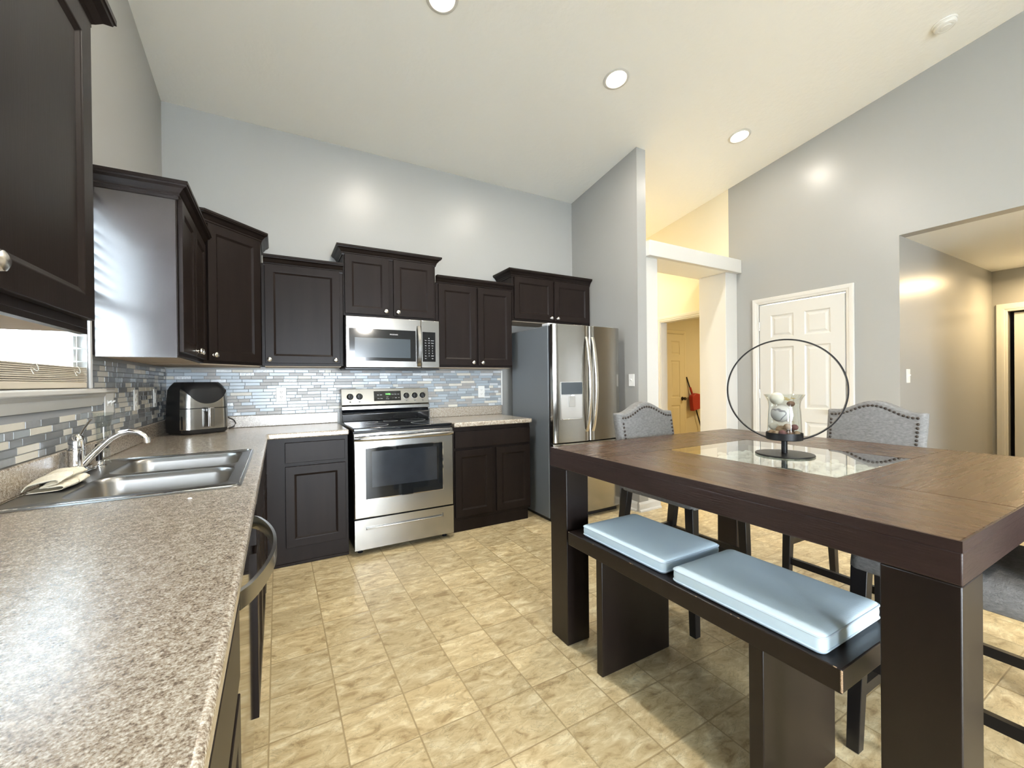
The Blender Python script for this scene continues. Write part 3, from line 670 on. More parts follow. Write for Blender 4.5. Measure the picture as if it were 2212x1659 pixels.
mb = MB(); mb.sweep(path, [(-.006, -.019), (.002, -.021), (.006, -.014), (.008, 0), (.006, .014), (.002, .021), (-.006, .019)]); mb.build('handle', 'steel', d)
t = thing('base_cabinet', 'dark base cabinet nearest the camera, beside the dishwasher', 'cabinet', (.305, -3.7, 0))
MB().box(.03, .61, -4.58, -2.845, .10, CB - .001).build('body', 'espresso', t, bevel=.002)
MB().box(.03, .55, -4.58, -2.85, .001, .0995).build('toe_base', 'espresso', t)
for a, b in ((-3.32, -2.93), (-3.72, -3.34), (-4.12, -3.74), (-4.52, -4.14)):
    cab_door(FL_(0), a, b, .127, .676, t, th=TK); cab_door(FL_(0), a, b, .706, .844, t, name='drawer', stile=0, th=TK)

# ------------------------------------------------------------------ tile backsplash
def tile_field(name, u0, u1, v0, v1, M, holes=(), seed=1, cols=None, WTS=(34, 14, 24, 6, 22)):
    rnd = random.Random(seed); mb = MB(M); mb.mi = 0; P = .0256
    gcuts = sorted({u0, u1, *[h[0] for h in holes], *[h[1] for h in holes]})
    for a, b in zip(gcuts, gcuts[1:]):                       # grout bed around holes
        h = [q for q in holes if q[0] <= a + 1e-6 and q[1] >= b - 1e-6]
        for c, d in ([(v0, v1)] if not h else [(v0, h[0][2]), (h[0][3], v1)]):
            if d - c > .002: mb.box(a, b, c, d, .0006, .0035)
    n = int(round((v1 - v0) / P))
    for r in range(n):
        z0 = v0 + r * P + .0012; z1 = min(v1, z0 + P - .0024); u = u0 - rnd.random() * .08; prev = None
        while u < u1:
            w = rnd.choice((.05, .075, .10, .10, .14, .15)); a, b = max(u, u0), min(u + w, u1) - .0022; u += w
            k = rnd.choices((1, 2, 3, 4, 5), WTS)[0]
            if k == prev: k = rnd.choice((1, 2, 3))
            prev = k
            if b - a < .006: continue
            seg = [(a, b)]
            for h in holes:
                if z1 > h[2] and z0 < h[3]:
                    ns = []
                    for (p, q) in seg:
                        if q <= h[0] or p >= h[1]: ns.append((p, q)); continue
                        if p < h[0] - .004: ns.append((p, h[0]))
                        if q > h[1] + .004: ns.append((h[1], q))
                    seg = ns
            mb.mi = k
            for p, q in seg:
                t_ = .0062 + (.0006 if k in (1, 2) else 0)
                v = [mb._v(c) for c in ((p, z0, .003), (q, z0, .003), (q, z1, .003), (p, z1, .003), (p + .0012, z0 + .0012, t_), (q - .0012, z0 + .0012, t_), (q - .0012, z1 - .0012, t_), (p + .0012, z1 - .0012, t_))]
                for f in ((0, 1, 5, 4), (1, 2, 6, 5), (2, 3, 7, 6), (3, 0, 4, 7), (4, 5, 6, 7)): mb._f([v[i] for i in f])
    o = mb.build(name, ['grout', 'tile_glass', 'tile_pale', 'tile_stone', 'tile_cream', 'tile_crackle'] if not cols else cols, smooth=False)
    return o
o = tile_field('tile_backsplash', .008, 2.74, 1.0065, 1.3625, frame((0, 0, 0), (1, 0, 0), (0, 0, 1), (0, -1, 0)), seed=3); tag(o, 'narrow glass and stone mosaic tile behind the range', 'backsplash'); o['kind'] = 'structure'
o = tile_field('tile_backsplash', -2.47, -.0008, 1.0065, 1.3625, frame((0, 0, 0), (0, 1, 0), (0, 0, 1), (1, 0, 0)), holes=[(-2.45, -1.374, 1.157, 1.3626), (-1.374, -1.245, 1.205, 1.238)], seed=11,
               cols=['grout', 'tile_glass_dim', 'tile_pale_dim', 'tile_cream', 'tile_cream', 'tile_pale'], WTS=(30, 30, 22, 12, 6)); tag(o, 'same mosaic tile in dim-lit gray and cream around the sink window', 'backsplash'); o['kind'] = 'structure'  # same tile as the range wall, the light difference is in the colours
MB().box(2.7405, 2.752, -.011, -.0008, 1.006, 1.363).build('trim_9', 'plastic_white'); struct(bpy.data.objects['trim_9'])

# outlets and switches
def outlet(name, label, M, kind, w=.072, h=.117, group=None):
    c = M.translation.copy(); t = thing(name, label, 'outlet' if 'outlet' in name else 'switch', c, group)
    mb = MB(M); mb.box(-w / 2, w / 2, -h / 2, h / 2, .0003, .006); pl = mb.build('cover_plate', 'plastic_white', t, bevel=.002)
    us = [0] if w < .1 else [-.023, .023]
    for i, u in enumerate(us):
        k = kind if isinstance(kind, str) else kind[i]
        if k == 'duplex':
            for v in (-.02, .02):
                s_ = MB(M); s_.lathe([(.0165, .0062), (.0165, .0078), (.001, .008)], (u, v, 0), n=20); s_ = s_.build('socket', 'plastic_white', t)
                
                MB(M).box(u - .007, u - .005, v - .004, v + .005, .0079, .0083).build('slot', 'slot_dark', s_); MB(M).box(u + .005, u + .007, v - .004, v + .005, .0079, .0083).build('slot', 'slot_dark', s_)
                MB(M).cyl((u, v - .009, .0079), (u, v - .009, .0083), .0022, 10).build('ground_hole', 'slot_dark', s_)
        elif k == 'gfci':
            s_ = MB(M).box(u - .017, u + .017, -.034, .034, .0062, .009).build('socket', 'plastic_white', t, bevel=.001)
            for v in (-.02, .02):
                for du in (-.006, .006): MB(M).box(u + du - .001, u + du + .001, v - .004, v + .005, .009, .0093).build('slot', 'slot_dark', s_)
        else:
            MB(M).box(u - .0055, u + .0055, -.013, .013, .0062, .0075).build('toggle_frame', 'plastic_white', t)
            q = MB(M); v = [q._v(c_) for c_ in ((u - .004, -.004, .007), (u + .004, -.004, .007), (u + .004, .007, .007), (u - .004, .007, .007), (u - .003, .006, .021), (u + .003, .006, .021), (u + .003, .012, .020), (u - .003, .012, .020))]
            for f in ((0, 1, 5, 4), (1, 2, 6, 5), (2, 3, 7, 6), (3, 0, 4, 7), (4, 5, 6, 7)): q._f([v[i] for i in f])
            q.build('toggle', 'plastic_white', t)
    return t
ML = lambda y, z, x=.0068: frame((x, y, z), (0, 1, 0), (0, 0, 1), (1, 0, 0))
MBk = lambda x, z: frame((x, -.0068, z), (1, 0, 0), (0, 0, 1), (0, -1, 0))
outlet('light_switch', 'double wide switch plate at the end of the window sill', ML(-1.185, 1.165), ['toggle', 'blank_toggle'], w=.116)
outlet('wall_outlet', 'outlet on the gray tile between window and corner', ML(-.755, 1.165), 'duplex')
outlet('wall_outlet', 'outlet on the gray tile nearest the air fryer', ML(-.33, 1.165), 'gfci')
outlet('wall_outlet', 'white outlet on the tile between air fryer and range', MBk(.733, 1.165), 'duplex')
outlet('wall_outlet', 'white outlet on the tile between range and refrigerator', MBk(2.51, 1.15), 'duplex')
outlet('light_switch', 'light switch on the gray wall beside the refrigerator', frame((XW, -.914, 1.25), (0, -1, 0), (0, 0, 1), (-1, 0, 0)), 'toggle')
outlet('light_switch', 'light switch on the hall corner wall right of the white door', frame((5.41, -2.402, 1.26), (1, 0, 0), (0, 0, 1), (0, -1, 0)), 'toggle')

# ------------------------------------------------------------------ upper cabinets
def crown(parent, path, z, name='crown_moulding', closed_in=None):
    """path: plan points; outward side is to the right of the travel direction"""
    prof = [(.0, -.018), (.006, -.018), (.008, -.006), (.012, -.002), (.012, .006), (.018, .012), (.030, .028), (.044, .036), (.046, .042), (.050, .044), (.050, .058), (.0, .058)]
    P = [Vector((p[0], p[1])) for p in path]; mb = MB(); rings = []
    for i, p in enumerate(P):
        def nrm(a, b): d = (b - a).normalized(); return Vector((d.y, -d.x))
        if i == 0: m = nrm(P[0], P[1])
        elif i == len(P) - 1: m = nrm(P[-2], P[-1])
        else:
            n0, n1 = nrm(P[i - 1], p), nrm(p, P[i + 1]); m = (n0 + n1) / (1 + n0.dot(n1))
        rings.append([mb._v((p.x + m.x * a, p.y + m.y * a, z + b)) for a, b in prof])
    for a, b in zip(rings, rings[1:]):
        for j in range(len(prof)): mb._f([a[j], a[(j + 1) % len(prof)], b[(j + 1) % len(prof)], b[j]])
    mb._f(rings[0]); mb._f(rings[-1][::-1])
    return mb.build(name, 'espresso', parent, smooth=False)
UB = 1.371; LOT, HIT = 2.134, 2.288
def upper_box(x0, x1, y0, y1, z0, z1, parent):
    MB().box(x0, x1, y0, y1, z0 + .012, z1).build('body', 'espresso', parent, bevel=.0015)
    MB().box(x0 + .018, x1 - .018 if x1 - x0 > .4 else x1 - .02, y0 + .02, y1 - .002, z0 + .006, z0 + .0118).build('underside', 'cabinet_underside', parent)
# near left cabinet
t = thing('wall_cabinet', 'dark wall cabinet nearest the camera at the left edge', 'cabinet', (.15, -2.95, UB))
MB().box(.002, .305, -3.42, -2.449, UB + .012, LOT).build('body', 'espresso', t, bevel=.0015)
MB().box(.002, .287, -3.41, -2.46, UB + .004, UB + .0118).build('underside', 'cabinet_underside', t)
MB().box(.287, .305, -3.42, -2.449, UB, UB + .0118).build('face_rail', 'espresso', t)
cab_door(FL_(0, .305), -2.955, -2.468, 1.402, 2.120, t, kn=(-2.924, 1.434)); cab_door(FL_(0, .305), -3.41, -2.962, 1.402, 2.120, t, kn=(-2.99, 1.434))
crown(t, [(.0, -3.42), (.305, -3.42), (.305, -2.449), (.0, -2.449)], LOT)
# far left cabinet
t = thing('wall_cabinet', 'dark wall cabinet beyond the window with sheen on its side', 'cabinet', (.15, -.99, UB))
upper_box(.002, .305, -1.372, -.612, UB, LOT, t)
MB().box(.018, .300, -1.3745, -1.3722, UB + .004, LOT - .02).build('side_panel', 'espresso_side', t)
cab_door(FL_(0, .305), -1.362, -.998, 1.402, 2.125, t, kn=(-1.03, 1.432)); cab_door(FL_(0, .305), -.988, -.624, 1.402, 2.125, t, kn=(-.955, 1.432))
crown(t, [(.0, -1.372), (.305, -1.372), (.305, -.612)], LOT)
# diagonal corner cabinet
t = thing('wall_cabinet', 'taller diagonal dark corner wall cabinet above the air fryer', 'cabinet', (.3, -.3, UB))
poly = [(.002, -.002), (.002, -.61), (.305, -.61), (.61, -.305), (.61, -.002)]
MB().prism(poly, UB + .012, HIT).build('body', 'espresso', t, bevel=.0015)
MB().prism([(.02, -.02), (.02, -.595), (.296, -.595), (.595, -.296), (.595, -.02)], UB + .005, UB + .0118).build('underside', 'cabinet_underside', t)
k2 = math.sqrt(.5); MD = frame((.305, -.61, 0), (k2, k2, 0), (0, 0, 1), (k2, -k2, 0))
cab_door(MD, .022, .41, 1.402, 2.275, t, kn=(.052, 1.438))
crown(t, [(.0, -.61), (.305, -.61), (.61, -.305), (.61, 0)], HIT)
# cabinet left of microwave
t = thing('wall_cabinet', 'single door dark wall cabinet left of the microwave', 'cabinet', (.89, -.15, UB))
upper_box(.612, 1.168, -.305, -.002, UB, LOT, t)
cab_door(FB(0, -.305), .634, 1.142, 1.402, 2.128, t, kn=[(.659, 1.427), (1.108, 1.429)])
crown(t, [(.625, -.305), (1.168, -.305)], LOT)
# cabinet over microwave
t = thing('wall_cabinet', 'raised two door dark cabinet directly above the microwave', 'cabinet', (1.55, -.15, 1.79))
upper_box(1.17, 1.932, -.305, -.002, 1.778, HIT, t)
cab_door(FB(0, -.305), 1.181, 1.526, 1.806, 2.278, t, kn=(1.497, 1.838)); cab_door(FB(0, -.305), 1.564, 1.912, 1.806, 2.278, t, kn=(1.597, 1.838))
crown(t, [(1.17, -.0), (1.17, -.305), (1.932, -.305), (1.932, -.0)], HIT)
# cabinet right of microwave
t = thing('wall_cabinet', 'two door dark wall cabinet right of the microwave', 'cabinet', (2.32, -.15, UB))
upper_box(1.934, 2.706, -.305, -.002, UB, LOT, t)
cab_door(FB(0, -.305), 1.958, 2.318, 1.402, 2.124, t, kn=(2.282, 1.427)); cab_door(FB(0, -.305), 2.338, 2.695, 1.402, 2.124, t, kn=(2.374, 1.427))
crown(t, [(1.936, -.305), (2.706, -.305)], LOT)
# cabinet over fridge
t = thing('wall_cabinet', 'short two door dark cabinet above the refrigerator', 'cabinet', (3.2, -.15, 1.84))
upper_box(2.709, 3.683, -.305, -.002, 1.835, HIT, t)
cab_door(FB(0, -.305), 2.730, 3.187, 1.866, 2.276, t, kn=(3.158, 1.893)); cab_door(FB(0, -.305), 3.207, 3.664, 1.866, 2.276, t, kn=(3.236, 1.893))
crown(t, [(2.709, .0), (2.709, -.305), (3.683, -.305)], HIT)

# ------------------------------------------------------------------ microwave
t = thing('microwave', 'stainless over-the-range microwave with black glass door', 'microwave', (1.55, -.2, 1.37))
MB().box(1.174, 1.93, -.384, -.008, 1.372, 1.774).build('body', 'black_plastic', t)
MB().box(1.165, 1.93, -.400, -.12, 1.355, 1.3715).build('vent_base', 'black_plastic', t, bevel=.004)
MM = FB(0, -.385)
dr = MB(MM).box(1.172, 1.767, 1.372, 1.774, .0, .026).build('door', 'steel', t, bevel=.004)
MB(MM).box(1.195, 1.720, 1.424, 1.680, .0262, .0285).build('door_glass', 'black_gloss', dr, bevel=.0008)
MB(MM).box(1.237, 1.675, 1.452, 1.607, .0286, .0292).build('viewing_window', 'mw_window', dr)
text_part('logo', 'FRIGIDAIRE', .013, MM @ Matrix.Translation((1.54, 1.641, .0288)), 'print_white', dr)
path = [MM @ Vector((1.747, 1.385 + .335 * i / 20, .026 + .034 * math.sin(PI * i / 20) ** .6)) for i in range(21)]
mb = MB(); mb.sweep(path, [(-.015, -.004), (.015, -.004), (.017, .0), (.012, .005), (-.012, .005), (-.017, .0)], up=(0, -1, 0)); mb.build('handle', 'steel', dr)
cp = MB(MM).box(1.769, 1.928, 1.372, 1.774, .0, .026).build('control_panel', 'steel', t, bevel=.004)
MB(MM).box(1.779, 1.892, 1.424, 1.676, .0262, .0285).build('keypad_glass', 'black_gloss', cp, bevel=.0008)
text_part('keypad_printing', '^', .022, MM @ Matrix.Translation((1.835, 1.618, .0288)), 'print_white', cp)
for r, row in enumerate((('Time', 'Cook', 'Defrost'), ('Pop', 'Melt', 'Reheat'), ('Veg', 'Soft', 'Keep'), ('1', '2', '3'), ('4', '5', '6'), ('7', '8', '9'), ('Stop', '0', 'START'), ('Vent', '', 'Light'))):
    for c, s_ in enumerate(row):
        if s_: text_part('keypad_printing', s_, .011 if len(s_) == 1 else .0075, MM @ Matrix.Translation((1.805 + c * .030, 1.604 - r * .0218, .0288)), 'print_white', cp)

# ------------------------------------------------------------------ range
RX0, RX1 = 1.176, 1.928
t = thing('range', 'freestanding stainless electric range with black glass cooktop', 'stove', (1.552, -.36, 0))
MB().box(RX0 + .004, RX1 - .004, -.655, -.03, .04, .894).build('body', 'black_plastic', t)
for x in (RX0 + .05, RX1 - .05):
    for y in (-.62, -.09): MB().lathe([(.018, 0), (.020, .006), (.012, .012), (.012, .04)], (x, y, 0.0005)).build('foot', 'black_plastic', t)
MB().box(RX0, RX1, -.690, -.085, .8945, .922).build('cooktop', 'black_gloss', t, bevel=.007, seg=3)
mb = MB()
for x, y, r in ((1.36, -.50, .105), (1.74, -.50, .09), (1.36, -.24, .08), (1.74, -.24, .105), (1.55, -.22, .06)):
    mb.lathe([(r, 0), (r, .0003), (r - .003, .0003), (r - .003, 0)], (x, y, .9222), n=48, cap0=False, cap1=False)
mb.build('burner_markings', 'plastic_gray', t)
MR = FB(0, -.66)
od = MB(MR).box(RX0 + .001, RX1 - .001, .270, .886, .0, .045).build('oven_door', 'steel', t, bevel=.006)
MB(MR).box(1.250, 1.845, .400, .780, .0451, .0462).build('window_trim', 'chrome', od)
MB(MR).box(1.256, 1.838, .406, .774, .0463, .0478).build('window_glass', 'oven_glass', od)
MB(MR).box(1.299, 1.792, .488, .750, .0479, .0484).build('viewing_window', 'oven_window', od)
mb = MB()
for i in range(10):
    u = 1.21 + i * .072; mb.prism([(u, .8615), (u + .048, .8615), (u + .048, .8665), (u, .8665)], .0452, .0456, MR)
mb.build('vent_slots', 'slot_dark', od)
path = [MR @ Vector((1.184 + .738 * i / 24, .847, .050 + .042 * math.sin(PI * i / 24) ** .45)) for i in range(25)]
mb = MB(); mb.sweep(path, [(.014 * math.cos(a) , .018 * math.sin(a)) for a in [2 * PI * j / 14 for j in range(14)]], up=(0, 0, 1)); mb.build('handle', 'steel', od)
dw = MB(MR); dw.panel_slab(RX0 + .001, RX1 - .001, .045, .262, .045, [(1.254, 1.840, .185, .217)], [(.001, -.014), (.002, 0)]); dw = dw.build('storage_drawer', 'steel', t, smooth=False)
MB(MR).box(1.258, 1.836, .186, .197, .032, .052).build('drawer_pull', 'steel', dw, bevel=.003)
# backguard
mb = MB(); M = frame((RX0, 0, 0), (0, 1, 0), (0, 0, 1), (1, 0, 0)); mb.prism([(-.105, .9225), (-.03, .9225), (-.03, 1.02), (-.085, 1.02), (-.108, .985)], 0, RX1 - RX0, M); mb.build('backguard', 'black_gloss', t, bevel=.004)
PB = [(-.118, 1.022), (-.030, 1.022), (-.030, 1.200), (-.075, 1.200), (-.100, 1.062), (-.118, 1.052)]
cpn = MB().prism(PB, 0, RX1 - RX0 + .004, frame((RX0 - .002, 0, 0), (0, 1, 0), (0, 0, 1), (1, 0, 0))).build('control_panel', 'steel', t, bevel=.003)
dv = Vector((0, .025, .138)).normalized(); nn = Vector((1, 0, 0)).cross(dv)
MC = frame((0, -.100, 1.062), (1, 0, 0), tuple(dv), tuple(nn))
dp = MB(MC).box(1.440, 1.674, .030, .116, .0004, .003).build('display', 'black_gloss', cpn, bevel=.0008)
text_part('clock_digits', '10:06', .021, MC @ Matrix.Translation((1.560, .088, .0033)), 'display_green', dp)
for x, v, s_ in ((1.475, .082, 'Bake'), (1.500, .082, 'Broil'), (1.478, .050, 'Oven'), (1.503, .050, 'Clean'), (1.60, .086, 'Timer'), (1.625, .086, 'Cook'), (1.652, .086, 'Start'), (1.60, .054, '-  +'), (1.628, .054, 'Light'), (1.654, .054, 'Off'), (1.553, .062, 'Hold'), (1.556, .046, 'Preheat')):
    text_part('button_printing', s_, .0085, MC @ Matrix.Translation((x, v, .0033)), 'print_white', dp)
text_part('logo', 'FRIGIDAIRE', .0085, MC @ Matrix.Translation((1.557, .014, .0006)), 'print_dark', cpn)
for x in (1.243, 1.319, 1.724, 1.800, 1.873):
    kb = MB(MC); kb.lathe([(.027, .0005), (.027, .004), (.022, .008), (.021, .024), (.018, .028), (.001, .029)], (x, .072, 0), n=28); kb = kb.build('control_knob', 'black_plastic', cpn)
    MB(MC).box(x - .005, x + .005, .050, .094, .026, .034).build('grip', 'black_gloss', kb, bevel=.002)
    mb = MB(MC); mb.lathe([(.0295, .0004), (.0295, .0012), (.0275, .0012)], (x, .072, 0), n=28, cap1=False); mb.build('bezel', 'chrome', kb)
    mb = MB(MC); mb.box(x - .006, x + .006, .022, .030, .0004, .0008); mb.build('burner_symbol', 'print_dark', cpn)

# ------------------------------------------------------------------ refrigerator
t = thing('refrigerator', 'stainless french door refrigerator with gray sides and dispenser', 'refrigerator', (3.2, -.5, 0))
MB().box(2.792, 3.588, -.795, -.15, .03, 1.742).build('cabinet_body', 'fridge_gray', t, bevel=.006)
MB().box(2.81, 3.57, -.81, -.20, .001, .0295).build('toe_grille', 'black_plastic', t)
MB().box(2.80, 3.58, -.813, -.7955, .03, 1.735).build('door_gasket', 'black_plastic', t)
MB().box(2.80, 2.90, -.79, -.69, 1.7425, 1.766).build('hinge_cover', 'plastic_gray', t, bevel=.006)
MB().box(3.48, 3.58, -.79, -.69, 1.7425, 1.766).build('hinge_cover', 'plastic_gray', t, bevel=.006)
def bowed(x0, x1, z0, z1, y0=-.814, bow=.016, hole=None, depth=.05):
    """door with a softly bowed front"""
    n = 14; pts = []
    for i in range(n + 1):
        a = i / n; x = x0 + (x1 - x0) * a
        e = min(a, 1 - a) * (x1 - x0); edge = .012 * max(0, 1 - e / .02) ** 2
        gx = (x - 2.80) / .77; pts.append((x, y0 - depth - bow * (1 - (2 * gx - 1) ** 2) + edge))
    return [(x0, y0)] + pts + [(x1, y0)]
d1 = MB().prism(bowed(2.802, 3.190, .70, 1.75), .702, 1.750).build('left_door', 'door_steel', t, bevel=.003)
d2 = MB().prism(bowed(3.196, 3.580, .70, 1.75), .702, 1.750).build('right_door', 'door_steel', t, bevel=.003)
d3 = MB().prism(bowed(2.802, 3.580, .05, .69), .055, .692).build('freezer_drawer', 'door_steel', t, bevel=.003)
YF = -.878
ds = MB().box(2.868, 3.108, YF - .003, YF + .012, .905, 1.240).build('dispenser_frame', 'dispenser_gray', d1, bevel=.003)
MB().box(2.872, 3.104, YF - .0055, YF - .0031, 1.130, 1.236).build('dispenser_display', 'mw_window', ds, bevel=.001)
MB().box(2.876, 3.100, YF - .0050, YF - .0031, .915, 1.124).build('dispenser_recess', 'plastic_gray', ds)
MB().box(2.950, 3.020, YF - .012, YF - .0051, 1.02, 1.112).build('dispenser_paddle', 'dispenser_gray', ds, bevel=.003)
MB().box(2.965, 3.005, YF - .020, YF - .0056, 1.112, 1.128).build('dispenser_nozzle', 'chrome', ds, bevel=.002)
MB().box(2.876, 3.100, YF - .016, YF - .0051, .908, .916).build('drip_shelf', 'chrome', ds, bevel=.002)
for d_, xh, sg in ((d1, 3.158, -1), (d2, 3.228, 1)):
    path = [(xh + sg * 0.0, YF - .004 - .058 * math.sin(PI * i / 28) ** .75, .790 + .855 * i / 28) for i in range(29)]
    mb = MB(); mb.sweep(path, lambda q: [(.017 * math.cos(a), .008 * math.sin(a)) for a in [2 * PI * j / 12 for j in range(12)]], up=(0, -1, 0)); mb.build('handle', 'nickel', d_)
path = [(2.86 + .66 * i / 24, -.872 - .05 * math.sin(PI * i / 24) ** .6, .625) for i in range(25)]
mb = MB(); mb.sweep(path, [(.010 * math.cos(a), .015 * math.sin(a)) for a in [2 * PI * j / 12 for j in range(12)]]); mb.build('handle', 'nickel', d3)

# ------------------------------------------------------------------ sink and faucet
t = thing('kitchen_sink', 'double bowl stainless drop-in sink set in the laminate counter', 'sink', (.32, -1.80, CT))
mb = MB(); z = CT + .0045
O_ = rrect(.032, .598, -2.238, -1.365, .03); H1 = rrect(.150, .560, -1.795, -1.425, .07); H2 = rrect(.150, .560, -2.185, -1.835, .07)
L_ = plate_with_holes(mb, O_, [H1, H2], z)
low = [mb._v((p[0] + (.004 if p[0] > .3 else -.004), p[1] + (.004 if p[1] > -1.8 else -.004), CT + .0008)) for p in O_]; bridge(mb, L_[0], low)
for hl, H in ((L_[1], (.150, .560, -1.795, -1.425)), (L_[2], (.150, .560, -2.185, -1.835))):
    prev = hl
    for ins, dz, r in ((.004, -.004, .068), (.008, -.02, .066), (.016, -.12, .06), (.030, -.155, .055), (.060, -.170, .05)):
        q = rrect(H[0] + ins, H[1] - ins, H[2] + ins, H[3] - ins, r); vs = [mb._v((p[0], p[1], z + dz)) for p in q]; bridge(mb, prev, vs); prev = vs
    mb._f(prev)
mb.build('basin', 'sink_steel', t, angle=40)
for y in (-1.61, -2.01):
    mb = MB(); mb.lathe([(.045, 0), (.045, .003), (.035, .004), (.030, -.001), (.001, -.001)], (.355, y, z - .1695), n=28, cap0=False); mb.build('drain', 'chrome', t)
mb = MB(); mb.tube([(p[0], p[1], z + .0006) for p in rrect(.037, .593, -2.233, -1.370, .026)], .0022, 8, closed=True); mb.build('rim_bead', 'chrome', t)
fx, fy = .058, -1.712
t = thing('faucet', 'chrome kitchen faucet with arched spout and raised lever', 'faucet', (fx, fy, z))
mb = MB(); mb.prism(rrect(fx - .026, fx + .026, fy - .125, fy + .125, .025), z + .0032, z + .0112); mb.build('deck_plate', 'chrome', t, bevel=.003)
mb = MB(); mb.lathe([(.030, 0), (.030, .006), (.026, .012), (.0235, .03), (.0235, .078), (.0255, .080), (.0255, .084), (.0235, .086), (.0235, .112), (.020, .126), (.012, .136), (.001, .139)], (fx, fy, z + .0115), n=28); bd = mb.build('body', 'chrome', t)
SP = [(fx + .010, fy, .945), (fx + .035, fy + .002, .978), (fx + .066, fy + .004, 1.016), (fx + .092, fy + .006, 1.045), (fx + .118, fy + .007, 1.062), (fx + .145, fy + .008, 1.068), (fx + .170, fy + .009, 1.063), (fx + .189, fy + .010, 1.048), (fx + .198, fy + .010, 1.032)]
mb = MB(); mb.tube(SP, lambda q: .0135 - .0035 * q, 16, up=(0, 1, 0)); mb.lathe([(.0115, 0), (.0115, .020), (.0095, .022)], (fx + .196, fy + .010, 1.040), (.12, 0, -1), 20); mb.build('spout', 'chrome', t)
mb = MB(); mb.tube([(fx, fy, 1.05), (fx - .002, fy + .04, 1.062), (fx - .004, fy + .09, 1.085), (fx - .006, fy + .150, 1.108)], lambda q: .0062 - .0022 * q, 12); mb.sphere((fx - .006, fy + .153, 1.109), .0062, 14, (1, 1.5, .7)); mb.build('lever', 'chrome', t)
t = thing('side_sprayer', 'chrome side sprayer standing in the sink deck beyond the faucet', 'sprayer', (.075, -1.555, z))
mb = MB(); mb.lathe([(.024, 0), (.024, .005), (.018, .010), (.015, .022), (.016, .026)], (.075, -1.555, z + .0003), n=24); mb.build('base', 'chrome', t)
mb = MB(); mb.lathe([(.010, .026), (.009, .05), (.011, .07), (.013, .082), (.010, .092), (.001, .094)], (.075, -1.555, z), n=20); mb.box(.073, .100, -1.548, -1.535, z + .072, z + .084); mb.build('spray_head', 'black_plastic', t)
# clear flared glass
mb = MB(); c = (.068, -1.478, z + .0005)
mb.lathe([(.024, 0), (.024, .004), (.020, .012), (.021, .06), (.0225, .15), (.030, .20), (.037, .215), (.0355, .215), (.0285, .198), (.0205, .15), (.0185, .06), (.017, .016), (.001, .014)], c, n=36)
tag(recenter(mb.build('glass_vase', 'clear_glass')), 'slim clear flared glass standing behind the faucet', 'glass')
# cloth beside the faucet
from mathutils import noise as mnoise
mb = MB(); rnd = random.Random(5)
nu, nv = 44, 26; G = []
prof_c = [(-.052, .002), (-.020, .0015), (.020, .0015), (.046, .003), (.056, .010), (.052, .019), (.038, .022), (.010, .017), (-.008, .018), (-.004, .024), (.018, .028), (.044, .031), (.050, .039), (.040, .046), (.012, .047), (-.020, .043), (-.040, .034), (-.052, .020), (-.057, .010)]
def pc(q):
    f = q * (len(prof_c) - 1); i = min(int(f), len(prof_c) - 2); w = f - i
    return [prof_c[i][k] * (1 - w) + prof_c[i + 1][k] * w for k in (0, 1)]
for i in range(nu + 1):
    a = i / nu; row = []
    wd = .70 + .30 * math.sin(PI * min(1, .12 + a * .80)) ; ht = .62 + .45 * math.sin(PI * (.12 + a * .70))
    for j in range(nv + 1):
        x_, z_ = pc(j / nv); n_ = mnoise.noise(Vector((a * 6.5, j / nv * 4, 2.9))); n2_ = mnoise.noise(Vector((a * 11, j / nv * 9, 4.3)))
        x = .082 + .010 * a + x_ * wd * .92 + .012 * n_ + .006 * n2_; y = -2.045 + .190 * a + .016 * n_ + .008 * n2_ + x_ * .10; zz = z + .0022 + max(0, z_ * ht + (.012 * n_ + .006 * n2_) * min(1, z_ / .016))
        row.append(mb._v((x, y, zz)))
    G.append(row)
for i in range(nu):
    for j in range(nv): mb._f([G[i][j], G[i + 1][j], G[i + 1][j + 1], G[i][j + 1]])
o = mb.build('dish_cloth', 'towel_cloth'); md = o.modifiers.new('solid', 'SOLIDIFY'); md.thickness = .003; md.offset = 0; md = o.modifiers.new('sub', 'SUBSURF'); md.levels = 1; md.render_levels = 1
tag(recenter(o), 'rolled cream dish cloth lying left of the faucet', 'cloth')
mb = MB(); mb.prism(rrect(.0215, .047, -1.885, -1.765, .010), z - .0035, z + .018); tag(recenter(mb.build('scrubber_pad', 'black_plastic', bevel=.004)), 'black scrubber pad against the wall behind the cloth', 'scrubber')

# ------------------------------------------------------------------ air fryer
AW, AD, AH = .285, .29, .352
an = Vector((math.cos(math.radians(-58)), math.sin(math.radians(-58)), 0)); au = Vector((0, 0, 1)).cross(an) * 1.0
FLp = Vector((.172, -.425, CT))
AC = FLp + au * (AW / 2) - an * (AD / 2)
MA = Matrix(((au.x, an.x, 0, AC.x), (au.y, an.y, 0, AC.y), (0, 0, 1, CT), (0, 0, 0, 1)))   # local x right, local y front
t = thing('air_fryer', 'black air fryer with stainless front standing in the counter corner', 'air fryer', tuple(AC))
def ring_at(mb, s_, zz, r=.05, dy=0): return [mb._v((p[0], p[1] + dy, zz)) for p in rrect(-AW / 2 * s_, AW / 2 * s_, -AD / 2 * s_, AD / 2 * s_, r, 7)]
mb = MB(MA); R_ = [ring_at(mb, a, b, r) for a, b, r in ((.90, .001, .045), (.98, .012, .05), (1.0, .04, .05), (1.0, .10, .05), (.985, .22, .055), (.955, .30, .06), (.90, .325, .07), (.78, AH, .07))]
mb._f(R_[0][::-1]); mb._f(R_[-1])
for a, b in zip(R_, R_[1:]): bridge(mb, a, b)
mb.build('body', 'black_plastic', t, angle=50)
